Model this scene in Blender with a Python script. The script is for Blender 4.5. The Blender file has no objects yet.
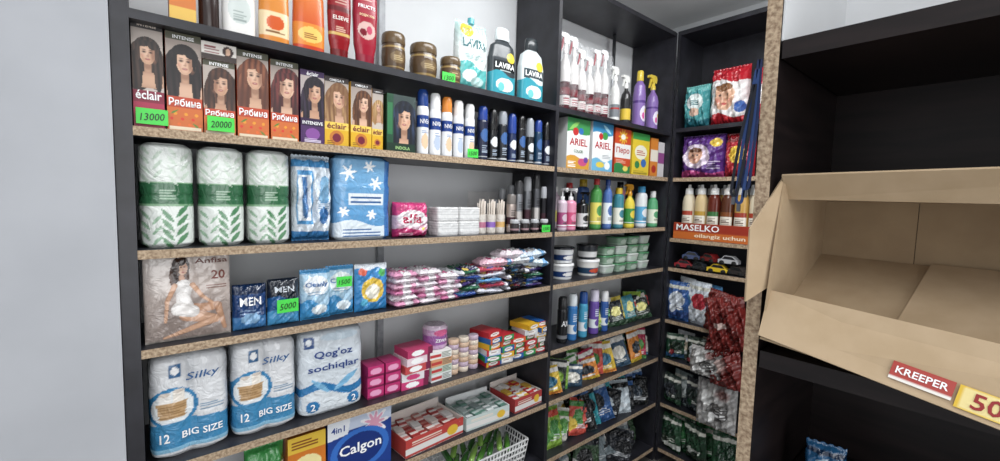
import bpy, math, random
import numpy as np
from mathutils import Matrix, Vector
random.seed(7); RS=np.random.RandomState(5)
COL=bpy.context.scene.collection
def lin(h):
    if not isinstance(h,str): return np.array(h,float)
    h=h.lstrip('#'); c=np.array([int(h[i:i+2],16)/255 for i in (0,2,4)])
    c=(c*.88+c.mean()*.12)*.975
    return np.where(c<=.04045,c/12.92,((c+.055)/1.055)**2.4)
# ---------------------------------------------------------------- materials
def newmat(name):
    m=bpy.data.materials.new(name); m.use_nodes=True
    return m,m.node_tree,m.node_tree.nodes['Principled BSDF']
FIN={}
def fin(kind):
    if kind in FIN: return FIN[kind]
    m,nt,b=newmat('print_'+kind)
    a=nt.nodes.new('ShaderNodeAttribute'); a.attribute_name='Col'
    tc=nt.nodes.new('ShaderNodeTexCoord'); nz=nt.nodes.new('ShaderNodeTexNoise')
    nt.links.new(tc.outputs['Object'],nz.inputs['Vector'])
    nt.links.new(a.outputs['Color'],b.inputs['Base Color'])
    P=dict(paper=(.42,0,60,.05),gloss=(.22,0,40,.03),film=(.14,0,24,.7),crinkle=(.12,0,34,1.0),matte=(.85,0,80,.1),metal=(.35,.85,60,.03),clear=(.08,0,16,.8),liquid=(.12,0,30,.05))[kind]
    b.inputs['Roughness'].default_value=P[0]; b.inputs['Metallic'].default_value=P[1]
    nz.inputs['Scale'].default_value=P[2]
    if kind in('crinkle','film'):
        nz.inputs['Distortion'].default_value=1.5; b.inputs['Coat Weight'].default_value=.5; b.inputs['Coat Roughness'].default_value=.08
    bp=nt.nodes.new('ShaderNodeBump'); bp.inputs['Strength'].default_value=P[3]; bp.inputs['Distance'].default_value=.01
    nt.links.new(nz.outputs['Fac'],bp.inputs['Height']); nt.links.new(bp.outputs['Normal'],b.inputs['Normal'])
    if kind=='clear': b.inputs['Alpha'].default_value=.12
    FIN[kind]=m; return m
def surf(name,c1,c2,scale=20,rough=.5,bump=.05,det=4,stretch=(1,1,1),lo=.35,hi=.65,spec=.5):
    m,nt,b=newmat(name)
    tc=nt.nodes.new('ShaderNodeTexCoord'); mp=nt.nodes.new('ShaderNodeMapping'); nz=nt.nodes.new('ShaderNodeTexNoise'); cr=nt.nodes.new('ShaderNodeValToRGB')
    mp.inputs['Scale'].default_value=stretch
    nt.links.new(tc.outputs['Object'],mp.inputs['Vector']); nt.links.new(mp.outputs['Vector'],nz.inputs['Vector'])
    nz.inputs['Scale'].default_value=scale; nz.inputs['Detail'].default_value=det
    nt.links.new(nz.outputs['Fac'],cr.inputs['Fac'])
    cr.color_ramp.elements[0].position=lo; cr.color_ramp.elements[1].position=hi
    cr.color_ramp.elements[0].color=(*lin(c1),1); cr.color_ramp.elements[1].color=(*lin(c2),1)
    nt.links.new(cr.outputs['Color'],b.inputs['Base Color'])
    b.inputs['Roughness'].default_value=rough; b.inputs['Specular IOR Level'].default_value=spec
    bp=nt.nodes.new('ShaderNodeBump'); bp.inputs['Strength'].default_value=bump; bp.inputs['Distance'].default_value=.01
    nt.links.new(nz.outputs['Fac'],bp.inputs['Height']); nt.links.new(bp.outputs['Normal'],b.inputs['Normal'])
    return m
CHIP=surf('chipboard','#8f755b','#c4ab8c',110,.8,.3,3,(1,1,1),.36,.62)
DARK=surf('black_laminate','#1d1d23','#2b2b33',12,.4,.02)
BROWN=surf('dark_brown_laminate','#150f10','#221919',5,.45,.03,3,(1,1,8),spec=.3)
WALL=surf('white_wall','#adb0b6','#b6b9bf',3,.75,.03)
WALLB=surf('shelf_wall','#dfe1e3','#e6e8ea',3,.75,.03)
CEIL=surf('ceiling_paint','#eceded','#f3f3f3',3,.8,.02)
FLOORM=surf('floor_tile','#55524e','#6b6863',4,.4,.02)
CARD=surf('cardboard','#ad9371','#b79e7c',14,.95,.05,6)
CARD2=surf('cardboard_lit','#b89e7b','#c2a886',14,.95,.05,6)  # paler copy of the cardboard, light on front and flaps painted in
CARD3=surf('cardboard_inner_shade','#a58c6c','#b09775',14,.95,.05,6)  # darker copy of the cardboard, box interior shade put into the colour
STEEL=surf('grey_metal','#8e9196','#a5a8ad',30,.35,.02)
# ---------------------------------------------------------------- mesh builder
class MB:
    def __init__(s): s.V=[];s.F=[];s.C=[];s.K=[];s.S=[];s.n=0;s.kinds=[]
    def add(s,V,F,col,kind='paper',smooth=False):
        V=np.asarray(V,float).reshape(-1,3); c=lin(col)
        if c.ndim==1: c=np.tile(c,(len(V),1))
        if kind not in s.kinds: s.kinds.append(kind)
        k=s.kinds.index(kind)
        s.V.append(V); s.C.append(c)
        n=s.n; s.F+= [tuple(i+n for i in f) for f in F]; s.K+=[k]*len(F); s.S+=[smooth]*len(F); s.n+=len(V)
        return s
    def xf(s,fn):
        s.V=[fn(v) for v in s.V]; return s
    def mesh(s,name):
        me=bpy.data.meshes.new(name)
        V=np.concatenate(s.V); C=np.concatenate(s.C)
        me.from_pydata(V.tolist(),[],s.F)
        for k in s.kinds: me.materials.append(fin(k) if isinstance(k,str) else k)
        me.polygons.foreach_set('material_index',s.K); me.polygons.foreach_set('use_smooth',s.S)
        a=me.color_attributes.new('Col','FLOAT_COLOR','POINT')
        a.data.foreach_set('color',np.hstack([C,np.ones((len(C),1))]).astype(np.float32).ravel())
        me.update(); return me
def gridfaces(nr,nc,close=False):
    F=[]
    m=nc if close else nc-1
    for i in range(nr-1):
        for j in range(m):
            a=i*nc+j;b=i*nc+(j+1)%nc
            F.append((a,b,b+nc,a+nc))
    return F
def pip(U,V,poly):
    ins=np.zeros(U.shape,bool); n=len(poly)
    for i in range(n):
        x1,y1=poly[i];x2,y2=poly[(i+1)%n]
        if y1==y2: continue
        c=((y1>V)!=(y2>V))&(U<(x2-x1)*(V-y1)/(y2-y1)+x1); ins^=c
    return ins
def paint(base,shapes,U,V):
    C=np.tile(lin(base),U.shape+(1,)).astype(float)
    for s in shapes:
        t=s[0]
        if t=='r': m=(U>=s[1])&(V>=s[2])&(U<=s[3])&(V<=s[4])
        elif t=='e': m=((U-s[1])/s[3])**2+((V-s[2])/s[4])**2<1
        elif t=='p': m=pip(U,V,s[1])
        elif t=='w': m=V<s[1]+s[2]*np.sin(s[3]*U*6.283)
        elif t=='W': m=V>s[1]+s[2]*np.sin(s[3]*U*6.283)
        elif t=='l': # leaf: cu,cv,len,wid,ang,aspect(w/h),col
            a=s[5];du=(U-s[1]);dv=(V-s[2])/s[6]; p=du*math.cos(a)+dv*math.sin(a); q=-du*math.sin(a)+dv*math.cos(a)
            m=(np.abs(p)<s[3])&(np.abs(q)<s[4]*(1-(p/s[3])**2))
        elif t=='g':
            f=np.clip((V-s[1])/(s[2]-s[1]),0,1)[...,None]; C=C*(1-f)+lin(s[3])*f; continue
        elif t=='b': # soft blended ellipse  cu,cv,ru,rv,alpha,col
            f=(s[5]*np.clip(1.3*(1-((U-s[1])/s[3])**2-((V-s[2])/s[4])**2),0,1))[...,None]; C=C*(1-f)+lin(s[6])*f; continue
        elif t=='c': # shaded tapering limb: u1,v1,u2,v2,r1,r2,aspect,col,shade
            x,y=U,V/s[7]; x1,y1,x2,y2=s[1],s[2]/s[7],s[3],s[4]/s[7]
            k=np.clip(((x-x1)*(x2-x1)+(y-y1)*(y2-y1))/((x2-x1)**2+(y2-y1)**2),0,1)
            dd=np.hypot(x-x1-k*(x2-x1),y-y1-k*(y2-y1))/(s[5]+k*(s[6]-s[5]))
            m=dd<1; f=(np.clip(dd,0,1)**3)[...,None]*.6; col=lin(s[8])*(1-f)+lin(s[9])*f; C[m]=col[m]; continue
        elif t=='s': # star burst: cu,cv,r,asp,n,col
            x=U-s[1];y=(V-s[2])/s[4];an=np.arctan2(y,x);m=np.hypot(x,y)<s[3]*(.72+.28*np.cos(an*s[5]))
        elif t=='hs': # hair: ellipses, base, highlight, phase
            m=np.zeros(U.shape,bool)
            for (a,b_,c,d) in s[1]: m|=((U-a)/c)**2+((V-b_)/d)**2<1
            st=(.5+.5*np.sin(U*34+1.2*np.sin(V*7+s[4])+s[4]))*(.2+.8*np.clip(.5+.6*np.sin(V*11+s[4]),0,1))
            col=lin(s[2])+(lin(s[3])-lin(s[2]))*st[...,None]*.7; C[m]=col[m]; continue
        elif t=='q': # fine print lines: u0,v0,u1,v1,n,col
            k=(V-s[2])/(s[4]-s[2])*s[5]; ends=s[3]-(.25*(s[3]-s[1]))*(np.floor(k)%3==2)
            m=(U>=s[1])&(U<=ends)&(V>=s[2])&(V<=s[4])&((k%1)<.45)
        C[m]=lin(s[-1])
    return C
_T={}
def textgeo(s,bold=.016):
    if (s,bold) in _T: return _T[(s,bold)]
    cu=bpy.data.curves.new('t','FONT'); cu.body=s; cu.size=1; cu.resolution_u=2; cu.offset=bold
    if bold<.01: cu.shear=.25
    o=bpy.data.objects.new('t',cu); COL.objects.link(o)
    bpy.context.view_layer.update()
    me=bpy.data.meshes.new_from_object(o.evaluated_get(bpy.context.evaluated_depsgraph_get()))
    V=np.array([v.co[:2] for v in me.vertices]) if len(me.vertices) else np.zeros((0,2)); F=[tuple(p.vertices) for p in me.polygons]
    bpy.data.objects.remove(o); bpy.data.curves.remove(cu); bpy.data.meshes.remove(me)
    if len(V): V=V-(V.max(0)+V.min(0))/2
    _T[(s,bold)]=(V,F); return _T[(s,bold)]
def text(mb,s,cx,cz,w,col,ysurf,h=None,rot=0,off=.0012,kind='paper',bold=.016):
    V,F=textgeo(s,bold)
    if not len(V): return
    e=V.max(0)-V.min(0); k=w/e[0]
    V2=V*k
    if h: V2=V2*np.array([1,h/(e[1]*k)])
    c,sn=math.cos(rot),math.sin(rot)
    x=V2[:,0]*c-V2[:,1]*sn+cx; z=V2[:,0]*sn+V2[:,1]*c+cz
    y=np.array([ysurf(a,b) for a,b in zip(x,z)])-off
    mb.add(np.stack([x,y,z],1),F,col,kind)
def tx(mb,texts,w,h,ysurf):
    for t in texts: # (string, u,v, width frac, col, [height frac],[rot],[bold])
        text(mb,t[0],(t[1]-.5)*w,t[2]*h,t[3]*w,t[4],ysurf,(t[5]*h if len(t)>5 and t[5] else None),t[6] if len(t)>6 else 0,bold=t[7] if len(t)>7 else .016)
RES=.003
def box(mb,w,d,h,base='#ffffff',shapes=(),side=None,top=None,texts=(),kind='paper',o=(0,0,0),res=None,both=False):
    res=res or RES
    side=side or base; top=top or side; ox,oy,oz=o
    if shapes:
        nu=max(2,int(w/res));nv=max(2,int(h/res))
        u,v=np.meshgrid(np.linspace(0,1,nu),np.linspace(0,1,nv))
        P=np.stack([(u-.5)*w+ox,np.full(u.shape,-d/2+oy),v*h+oz],-1)
        mb.add(P,gridfaces(nv,nu),paint(base,shapes,u,v).reshape(-1,3),kind)
    x0,x1,y0,y1,z0,z1=ox-w/2,ox+w/2,oy-d/2,oy+d/2,oz,oz+h
    V=[(x0,y0,z0),(x1,y0,z0),(x1,y1,z0),(x0,y1,z0),(x0,y0,z1),(x1,y0,z1),(x1,y1,z1),(x0,y1,z1)]
    F=[(3,2,1,0),(1,2,6,5),(2,3,7,6),(3,0,4,7)]
    if not shapes: F.append((0,1,5,4))
    mb.add(V,F,side,kind); mb.add(V[4:],[(0,1,2,3)],top,kind)
    if texts:
        sub=MB(); tx(sub,texts,w,h,lambda a,b:-d/2)
        sub.xf(lambda q:q+np.array([ox,oy,oz])); merge(mb,sub)
    return mb
def merge(a,b):
    base=a.n
    for V,C in zip(b.V,b.C): a.V.append(V);a.C.append(C)
    mp=[]
    for k in b.kinds:
        if k not in a.kinds:a.kinds.append(k)
        mp.append(a.kinds.index(k))
    a.F+=[tuple(i+base for i in f) for f in b.F]; a.K+=[mp[k] for k in b.K]; a.S+=b.S; a.n+=b.n
def section(w,d,n,N):
    t=np.linspace(0,2*math.pi,721)
    s,c=np.sin(t),np.cos(t)
    x=w/2*np.sign(s)*np.abs(s)**(2/n); y=-d/2*np.sign(c)*np.abs(c)**(2/n)
    L=np.concatenate([[0],np.cumsum(np.hypot(np.diff(x),np.diff(y)))])
    q=np.linspace(0,L[-1],N+1)[:-1]
    return np.interp(q,L,x),np.interp(q,L,y)
def loft(mb,secs,base='#ffffff',shapes=(),texts=(),kind='gloss',res=None,o=(0,0,0),wr=0,N=None,capcol=None,lobe=0):
    res=res or RES*1.2
    z=np.array([s[0] for s in secs],float);W=np.array([s[1] for s in secs]);D=np.array([s[2] for s in secs]);E=np.array([s[3] for s in secs],float)
    zz=[]
    for a,b in zip(z[:-1],z[1:]):
        k=max(1,int(abs(b-a)/res)) if (shapes or wr) else 1
        zz+=list(np.linspace(a,b,k+1)[:-1])
    zz.append(z[-1]); zz=np.array(zz); zs=np.maximum.accumulate(z+np.arange(len(z))*1e-7)
    w=np.interp(zz,zs,W);d=np.interp(zz,zs,D);e=np.interp(zz,zs,E)
    mw,h,z0=W.max(),z[-1]-z[0],z[0]
    N=N or (int(min(150,max(24,2*(mw+D.max())/res))) if (shapes or wr) else 24)
    P=np.zeros((len(zz),N,3))
    for i in range(len(zz)):
        x,y=section(w[i],d[i],e[i],N)
        if lobe: y=y*(1-lobe*np.exp(-(x/(.11*mw))**2))
        P[i,:,0]=x;P[i,:,1]=y;P[i,:,2]=zz[i]
    U=P[:,:,0]/mw+.5;V=(P[:,:,2]-z0)/h
    C=paint(base,shapes,U,V)
    if wr:
        f=1+wr*(np.sin(P[:,:,2]*95+P[:,:,0]*60)*.5+np.sin(P[:,:,2]*41-P[:,:,0]*130+P[:,:,1]*70))*.5
        P[:,:,0]*=f;P[:,:,1]*=f
    P+=np.array(o)
    mb.add(P,gridfaces(len(zz),N,True),C.reshape(-1,3),kind,True)
    mb.add(P[0][::-1],[tuple(range(N))],C[0,0] if capcol is None else capcol,kind)
    mb.add(P[-1],[tuple(range(N))],C[-1,0] if capcol is None else capcol,kind)
    if texts:
        def ys(a,b):
            ww=np.interp(b+z0,zs,W);dd=np.interp(b+z0,zs,D);ee=np.interp(b+z0,zs,E)
            q=min(.98,abs(2*a/ww)); return -dd/2*(1-q**ee)**(1/ee)*(1+wr)*(1-lobe*math.exp(-(a/(.11*mw))**2))-(.003 if lobe else 0)
        sub=MB(); tx(sub,texts,mw,h,ys); sub.xf(lambda q:q+np.array([o[0],o[1],o[2]+z0])); merge(mb,sub)
    return mb
def pillow(mb,w,h,d,base='#ffffff',shapes=(),texts=(),kind='film',lying=False,res=None,wr=1.0,fins=True,p=3.5,seed=0,o=(0,0,0)):
    res=res or RES*1.15
    nu=max(8,int(w/res));nv=max(8,int(h/res))
    r=np.random.RandomState(seed+int(w*1000)+int(h*777))
    u,v=np.meshgrid(np.linspace(0,1,nu),np.linspace(0,1,nv))
    a=np.abs(2*u-1);b=np.abs(2*v-1)
    fe=.06 if fins else 0
    bb=np.clip(b/(1-fe),0,1)
    B=np.sqrt(np.clip(1-a**p,0,1))*np.sqrt(np.clip(1-bb**p,0,1))
    x=(u-.5)*w*(1-.05*B*b); z=h*v
    ph=r.rand(6)*6.28
    wv=wr*d*(.06*np.sin(u*17+v*9+ph[0])+.05*np.sin(v*23-u*13+ph[1])+.04*np.sin(u*41+ph[2]+5*v)+.03*np.sin(u*30-v*47+ph[4]))*(B+.1)
    wv+=wr*d*.05*np.sin(u*70+ph[3])*np.clip((b-.72)/.28,0,1)
    yf=-(d/2)*B-wv; yb=(d/2)*B+.6*wv+.0008
    C=paint(base,shapes,u,v)
    if fins: z=z+np.where(b>.99,.0015*np.sign(v-.5)*np.sign(np.sin(u*nu*1.5)),0)
    Pf=np.stack([x,np.minimum(yf,.0),z],-1);Pb=np.stack([x,np.maximum(yb,.0008),z],-1)
    mbt=MB()
    mbt.add(Pf,gridfaces(nv,nu),C.reshape(-1,3),kind,True)
    mbt.add(Pb,[f[::-1] for f in gridfaces(nv,nu)],C.reshape(-1,3),kind,True)
    if texts:
        def ys(X,Z):
            i=int(np.clip(Z/h*(nv-1),0,nv-1));j=int(np.clip((X/w+.5)*(nu-1),0,nu-1))
            return min(yf[i,j],yf[min(i+1,nv-1),j],yf[i,min(j+1,nu-1)])
        tx(mbt,texts,w,h,ys)
    if lying: mbt.xf(lambda q:np.stack([q[:,0],q[:,2]-h/2,-q[:,1]+d*.52],1))
    mbt.xf(lambda q:q+np.array(o))
    merge(mb,mbt); return mb
def extr(mb,poly,y0,y1,col,kind='gloss',axis='y'):
    n=len(poly)
    def m(p,y): return (p[0],y,p[1]) if axis=='y' else ((y,p[0],p[1]) if axis=='x' else (p[0],p[1],y))
    V=[m(p,y0) for p in poly]+[m(p,y1) for p in poly]
    F=[tuple(range(n)),tuple(range(2*n-1,n-1,-1))]+[(i,n+i,n+(i+1)%n,(i+1)%n) for i in range(n)]
    return mb.add(V,F,col,kind)
def tube(mb,pts,r,col,kind='gloss',N=10):
    pts=np.array(pts,float);P=[]
    for i,p in enumerate(pts):
        t=pts[min(i+1,len(pts)-1)]-pts[max(i-1,0)];t/=np.linalg.norm(t)
        a=np.cross(t,[0,0,1]) if abs(t[2])<.9 else np.cross(t,[1,0,0]);a/=np.linalg.norm(a);b=np.cross(t,a)
        for k in range(N):
            th=k*2*math.pi/N;P.append(p+r*(a*math.cos(th)+b*math.sin(th)))
    mb.add(P,gridfaces(len(pts),N,True)+[tuple(range(N))[::-1],tuple(range(len(P)-N,len(P)))],col,kind,True)
    return mb
# ---------------------------------------------------------------- object helpers
def obj(name,me,parent=None,loc=(0,0,0),rot=(0,0,0)):
    o=bpy.data.objects.new(name,me); COL.objects.link(o); o.location=loc; o.rotation_euler=rot
    if parent: o.parent=parent
    return o
def thing(name,label,cat,parts,loc,rz=0,group=None,rot=None):
    rot=rot or (0,0,rz)
    if len(parts)==1:
        r=obj(name,parts[0][1].mesh(name),None,loc,rot)
    else:
        r=obj(name,None,None,loc,rot); r.empty_display_size=.03
        for p in parts:
            c=obj(p[0],p[1].mesh(p[0]),r)
            if len(p)>2: c['label']=p[2]
    r['label']=label; r['category']=cat
    if group: r['group']=group
    return r
def solid(name,x0,x1,y0,y1,z0,z1,mat,parent=None,front=None,frontface=None):
    me=bpy.data.meshes.new(name)
    V=[(x0,y0,z0),(x1,y0,z0),(x1,y1,z0),(x0,y1,z0),(x0,y0,z1),(x1,y0,z1),(x1,y1,z1),(x0,y1,z1)]
    F=[(0,1,5,4),(3,2,1,0),(1,2,6,5),(2,3,7,6),(3,0,4,7),(4,5,6,7)]
    me.from_pydata(V,[],F); me.materials.append(mat)
    if front:
        me.materials.append(front); me.polygons[frontface or 0].material_index=1
    o=obj(name,me,parent)
    return o
def struct(o): o['kind']='structure'; return o
# ================================================================ ROOM
FZ=-.45
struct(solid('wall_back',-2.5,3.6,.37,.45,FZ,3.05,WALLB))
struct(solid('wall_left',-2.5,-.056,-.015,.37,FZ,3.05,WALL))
struct(solid('wall_right',3.47,3.6,-4.5,.37,FZ,3.05,WALLB))
struct(solid('floor',-2.5,3.6,-4.5,.45,FZ-.08,FZ,FLOORM))
struct(solid('ceiling',-2.5,3.6,-4.5,.45,3.05,3.12,CEIL))
# ================================================================ SHELVES
Z1,Z2,Z3,Z4,Z5,Z6,Z7,Z8=2.125,1.786,1.411,1.099,.703,.392,.027,-.34
TH=.028
A=obj('shelving_unit',None); A['label']='tall black laminate shelving unit with chipboard edges along the wall'; A['category']='shelf'
solid('upright_panel',-.054,-.012,.0,.36,FZ,3.0,DARK,A)
solid('upright_panel',1.815,1.84,.004,.36,FZ,3.0,DARK,A)
solid('upright_panel',3.065,3.09,.004,.36,FZ,2.85,DARK,A)
for i,z in enumerate([Z1,Z2,Z3,Z4,Z5,Z6,Z7,Z8]):
    fr=None if i==0 else CHIP
    solid('shelf_board',-.012,1.815,0,.36,z-TH,z,DARK,A,fr)
    solid('shelf_board',1.84,3.065,0.003,.36,z-TH,z,DARK,A,fr)
solid('shelf_board',1.84,3.065,0.0,.36,2.85-TH,2.85,DARK,A)
for z0,z1 in ((Z1,3.0),(Z2,Z1-TH),(Z3,Z2-TH),(Z4,Z3-TH),(Z5,Z4-TH),(Z6,Z5-TH),(Z7,Z6-TH)):
    solid('support_post',.905,.935,.325,.35,z0,z1,STEEL,A)
B=obj('shelving_unit',None); B['label']='black laminate shelving unit with a black back across the corner'; B['category']='shelf'
BX=3.095
ZB=[2.15,1.785,1.33,1.105,.70,.39,.03,-.34]
solid('upright_panel',BX,3.46,-.022,0.0,FZ,2.86,DARK,B)
solid('upright_panel',BX,3.46,-1.1,-1.078,FZ,2.86,DARK,B)
solid('back_panel',3.45,3.465,-1.078,-.022,FZ,2.86,DARK,B)
solid('shelf_board',BX,3.45,-1.078,-.022,2.83,2.86,DARK,B)
for i,z in enumerate(ZB):
    solid('shelf_board',BX,3.45,-1.078,-.022,z-TH,z,DARK,B,CHIP if i else None,4)
Cu=obj('shelving_unit',None); Cu['label']='dark brown shelving unit with chipboard edge holding a box'; Cu['category']='shelf'
solid('upright_panel',1.0,1.45,-1.37,-1.342,FZ,3.02,BROWN,Cu,CHIP,4)
solid('upright_panel',1.0,1.45,-2.75,-2.72,FZ,3.02,BROWN,Cu,CHIP,4)
solid('back_panel',1.44,1.455,-2.72,-1.37,FZ,1.93,BROWN,Cu)
solid('back_panel',1.44,1.455,-2.72,-1.37,1.931,3.02,WALLB,Cu)
solid('side_liner',1.004,1.44,-1.374,-1.3705,1.931,3.02,WALLB,Cu)
for z in (1.93,1.292,.93,.4):
    solid('shelf_board',1.0,1.44,-2.72,-1.3745,z-.036,z,BROWN,Cu)
# ================================================================ generic goods
YF=.04
def rdx(X0,w):
    xm=X0+w/2; th=math.atan2(max(xm,0),1.75); R=w*math.cos(th)/2*.97
    return xm*(1.74+R)/1.75,R*2
STY=dict(
 can=([(0,.86),(.02,1),(.70,1),(.755,.84)],[(.745,.88),(.76,.92),(.96,.88),(1,.66)]),
 roll=([(0,.8),(.03,1),(.5,.98),(.6,.86)],[(.6,.95),(.64,.98),(.93,.9),(1,.6)]),
 shampoo=([(0,.84),(.03,.98),(.3,1),(.66,.95),(.8,.72),(.84,.5)],[(.84,.58),(.86,.6),(.98,.52),(1,.45)]),
 tottle=([(.13,.74),(.25,.9),(.6,1),(.93,.96),(1,.7)],[(0,.7),(.02,.74),(.13,.78)]),
 sauce=([(0,.9),(.02,1),(.66,1),(.76,.88),(.82,.6)],[(.82,.66),(.93,.62),(.94,.3),(1,.2)]),
 pump=([(0,.9),(.03,1),(.62,1),(.67,.8),(.69,.36)],[(.69,.42),(.77,.42),(.775,.16),(.9,.15)]),
 trig=([(0,.9),(.03,1),(.52,1),(.62,.80),(.70,.38),(.74,.32)],[(.74,.42),(.81,.42),(.82,.3),(.87,.3)]),
 tall=([(0,.9),(.03,1),(.70,1),(.77,.86),(.82,.5),(.88,.38)],[(.88,.5),(.9,.52),(.99,.5),(1,.44)]),
 squat=([(0,.9),(.03,1),(.76,1),(.82,.9),(.85,.5)],[(.85,.62),(.86,.64),(.99,.62),(1,.55)]),
 jar=([(0,.78),(.05,.86),(.2,.96),(.38,1),(.55,.98),(.72,.90)],[(.72,.95),(.76,.98),(.92,.97),(.98,.9),(1,.8)]),
 jug=([(0,.92),(.03,1),(.55,1),(.74,.82),(.82,.42)],[(.82,.5),(.84,.54),(.98,.5),(1,.42)]))
def bottle(name,label,X0,w,h,z,sty,body,shapes=(),cap='#ffffff',texts=(),group=None,flat=1.0,n=2,kind='gloss',capkind='gloss',loc=None,rz=0,cat='bottle',yoff=0,extra=None,res=None):
    if loc is None:
        if flat>=.99: xc,dia=rdx(X0,w)
        else: xc,dia=X0+w/2,w*.95
        loc=(xc,YF+dia*flat/2+yoff,z)
    else: dia=w
    bs,cs=STY[sty]
    b=MB();loft(b,[(a*h,r*dia,r*dia*flat if flat>.99 else max(r,.5)*dia*flat,n) for a,r in bs],body,shapes,texts,kind,res=res)
    c=MB();cf=max(flat,.6);loft(c,[(a*h,r*dia,r*dia*cf,2) for a,r in cs],cap,(),(),capkind)
    parts=[('body',b),('cap',c)]
    if sty=='pump':
        p=MB();box(p,dia*.28,dia*.8,h*.06,cap,kind='gloss',o=(0,-dia*.2,h*.9));box(p,dia*.16,dia*.14,h*.05,cap,kind='gloss',o=(0,-dia*.53,h*.87))
        parts.append(('pump_nozzle',p))
    if sty=='trig':
        p=MB();s=dia
        extr(p,[(-.3*s,.865*h),(.30*s,.865*h),(.38*s,.93*h),(.30*s,.985*h),(.05*s,h),(-.62*s,.995*h),(-.75*s,.985*h),(-.75*s,.945*h),(-.35*s,.935*h)],-.14*s,.14*s,cap)
        t=MB();extr(t,[(-.42*s,.94*h),(-.32*s,.94*h),(-.38*s,.84*h),(-.56*s,.76*h),(-.64*s,.765*h),(-.5*s,.86*h)],-.07*s,.07*s,extra or cap)
        parts+=[('spray_head',p),('trigger',t)]
    return thing(name,label,cat,parts,loc,rz,group)
def carton(name,label,X0,w,h,z,d,base,shapes=(),side=None,texts=(),group=None,loc=None,rz=0,kind='paper',top=None,cat='box',res=None,yoff=0):
    m=MB();box(m,w*.985,d,h,base,shapes,side,top,texts,kind,res=res)
    return thing(name,label,cat,[(name,m)],loc or (X0+w/2,YF+d/2+yoff,z),rz,group)
def packet(name,label,X0,w,h,z,d,base,shapes=(),texts=(),group=None,loc=None,rz=0,lying=False,cat='packet',kind='film',tilt=0,yoff=0,res=None,wr=1,fins=True,seed=0,p=3.5,ry=0):
    m=MB();pillow(m,w,h,d,base,shapes,texts,kind,lying,res=res,wr=wr,fins=fins,seed=seed,p=p)
    return thing(name,label,cat,[(name,m)],loc or (X0+w/2,YF+d/2+yoff,z),0,group,rot=(tilt,ry,rz))
def tag(x,z,s,w=.07,h=.046,y=.032,label='small fluorescent green handwritten price tag in front of goods'):
    m=MB();box(m,w,.001,h,'#45e84a',(),texts=[(s,.5,.48,.78,'#182018',.46,.08,.006)] if s else ())
    thing('price_tag',label,'price tag',[('price_tag',m)],(x,y,z),random.uniform(-.06,.06),'green price tags')
def portrait(cu,cv,ru,asp,hair,hl='#8a5a38',skin='#d8a888',lip='#a84a48',ph=0):
    rv=ru*asp; sg=1 if math.sin(ph*3)>0 else -1
    L=lambda x,y,a,b:(cu+sg*x*ru,cv+y*rv,a*ru,b*rv)
    E=lambda k,x,y,a,b,*r:(k,cu+sg*x*ru,cv+y*rv,a*ru,b*rv)+r
    return [('hs',[L(.02,.35,1.08,1.22),L(-.55,-1.2,.85,2.1),L(.62,-1.2,1.0,2.3),L(1.1,-2.2,.6,1.3)],hair,hl,ph),
     ('c',cu,cv-.5*rv,cu,cv-1.7*rv,.27*ru,.3*ru,asp,'#c49678','#80563f'),('c',cu-.7*ru,cv-2.5*rv,cu+.7*ru,cv-2.5*rv,.75*ru,.75*ru,asp,skin,'#a87860'),('b',cu,cv-1.2*rv,.34*ru,.35*rv,.6,'#8a5a44'),
     ('hs',[L(-.82,-1.7,.34,1.9),L(.88,-1.8,.46,2.1)],hair,hl,ph+2),
     ('e',cu,cv+.02*rv,.63*ru,1.02*rv,skin),('c',cu-.0*ru,cv-.2*rv,cu,cv-.62*rv,.5*ru,.34*ru,asp,skin,'#bc8868'),
     E('b',-.52,0,.34,.98,.75,'#94624a'),E('b',.16,.1,.42,.6,.4,'#f0cdb2'),
     ('hs',[L(-.46,.80,.42,.42),L(.34,.92,.52,.30),L(-.68,.15,.14,.8),L(.70,.15,.14,.85)],hair,hl,ph+1),
     E('b',-.26,.14,.22,.15,.8,'#70483a'),E('b',.27,.14,.22,.15,.8,'#70483a'),
     E('b',-.26,.13,.11,.07,1,'#1c120e'),E('b',.27,.13,.11,.07,1,'#1c120e'),
     E('b',-.27,.34,.22,.06,.8,'#4a3026'),E('b',.27,.34,.22,.06,.8,'#4a3026'),
     E('b',-.07,-.12,.11,.24,.5,'#a87058'),E('b',0,-.22,.14,.08,.55,'#94604a'),E('b',0,-.52,.26,.12,.95,lip),E('b',0,-.50,.15,.03,.5,'#f4e8e0'),
     E('b',.38,-.22,.2,.2,.3,'#d07866')]
# ================================================================ ROW T1
G='bottles on the top shelf'
carton('product_carton','small orange carton standing on the high shelf',.085,.07,.25,Z1,.06,'#e07a30',[('r',0,0,1,.2,'#f0c050')],'#c86828',group=G)
bottle('shampoo_bottle','dark brown shampoo bottle with a black cap',.16,.06,.26,Z1,'tall','#33231f',(),'#151515',group=G)
bottle('shampoo_bottle','white rounded body lotion bottle with a pale label',.225,.105,.30,Z1,'shampoo','#eceae6',[('e',.5,.35,.35,.18,'#cfd8d4'),('q',.3,.2,.7,.35,6,'#9aa8a4')],'#e8e8e8',group=G,flat=.5,n=2.6)
bottle('shampoo_bottle','orange shampoo bottle with a pale label band',.335,.105,.30,Z1,'shampoo','#e58a2e',[('r',0,.12,1,.45,'#f4d9a8'),('e',.5,.3,.3,.1,'#e05a20'),('q',.2,.14,.8,.2,3,'#8a5a30')],'#e8842c',group=G,flat=.5,n=2.6)
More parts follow.
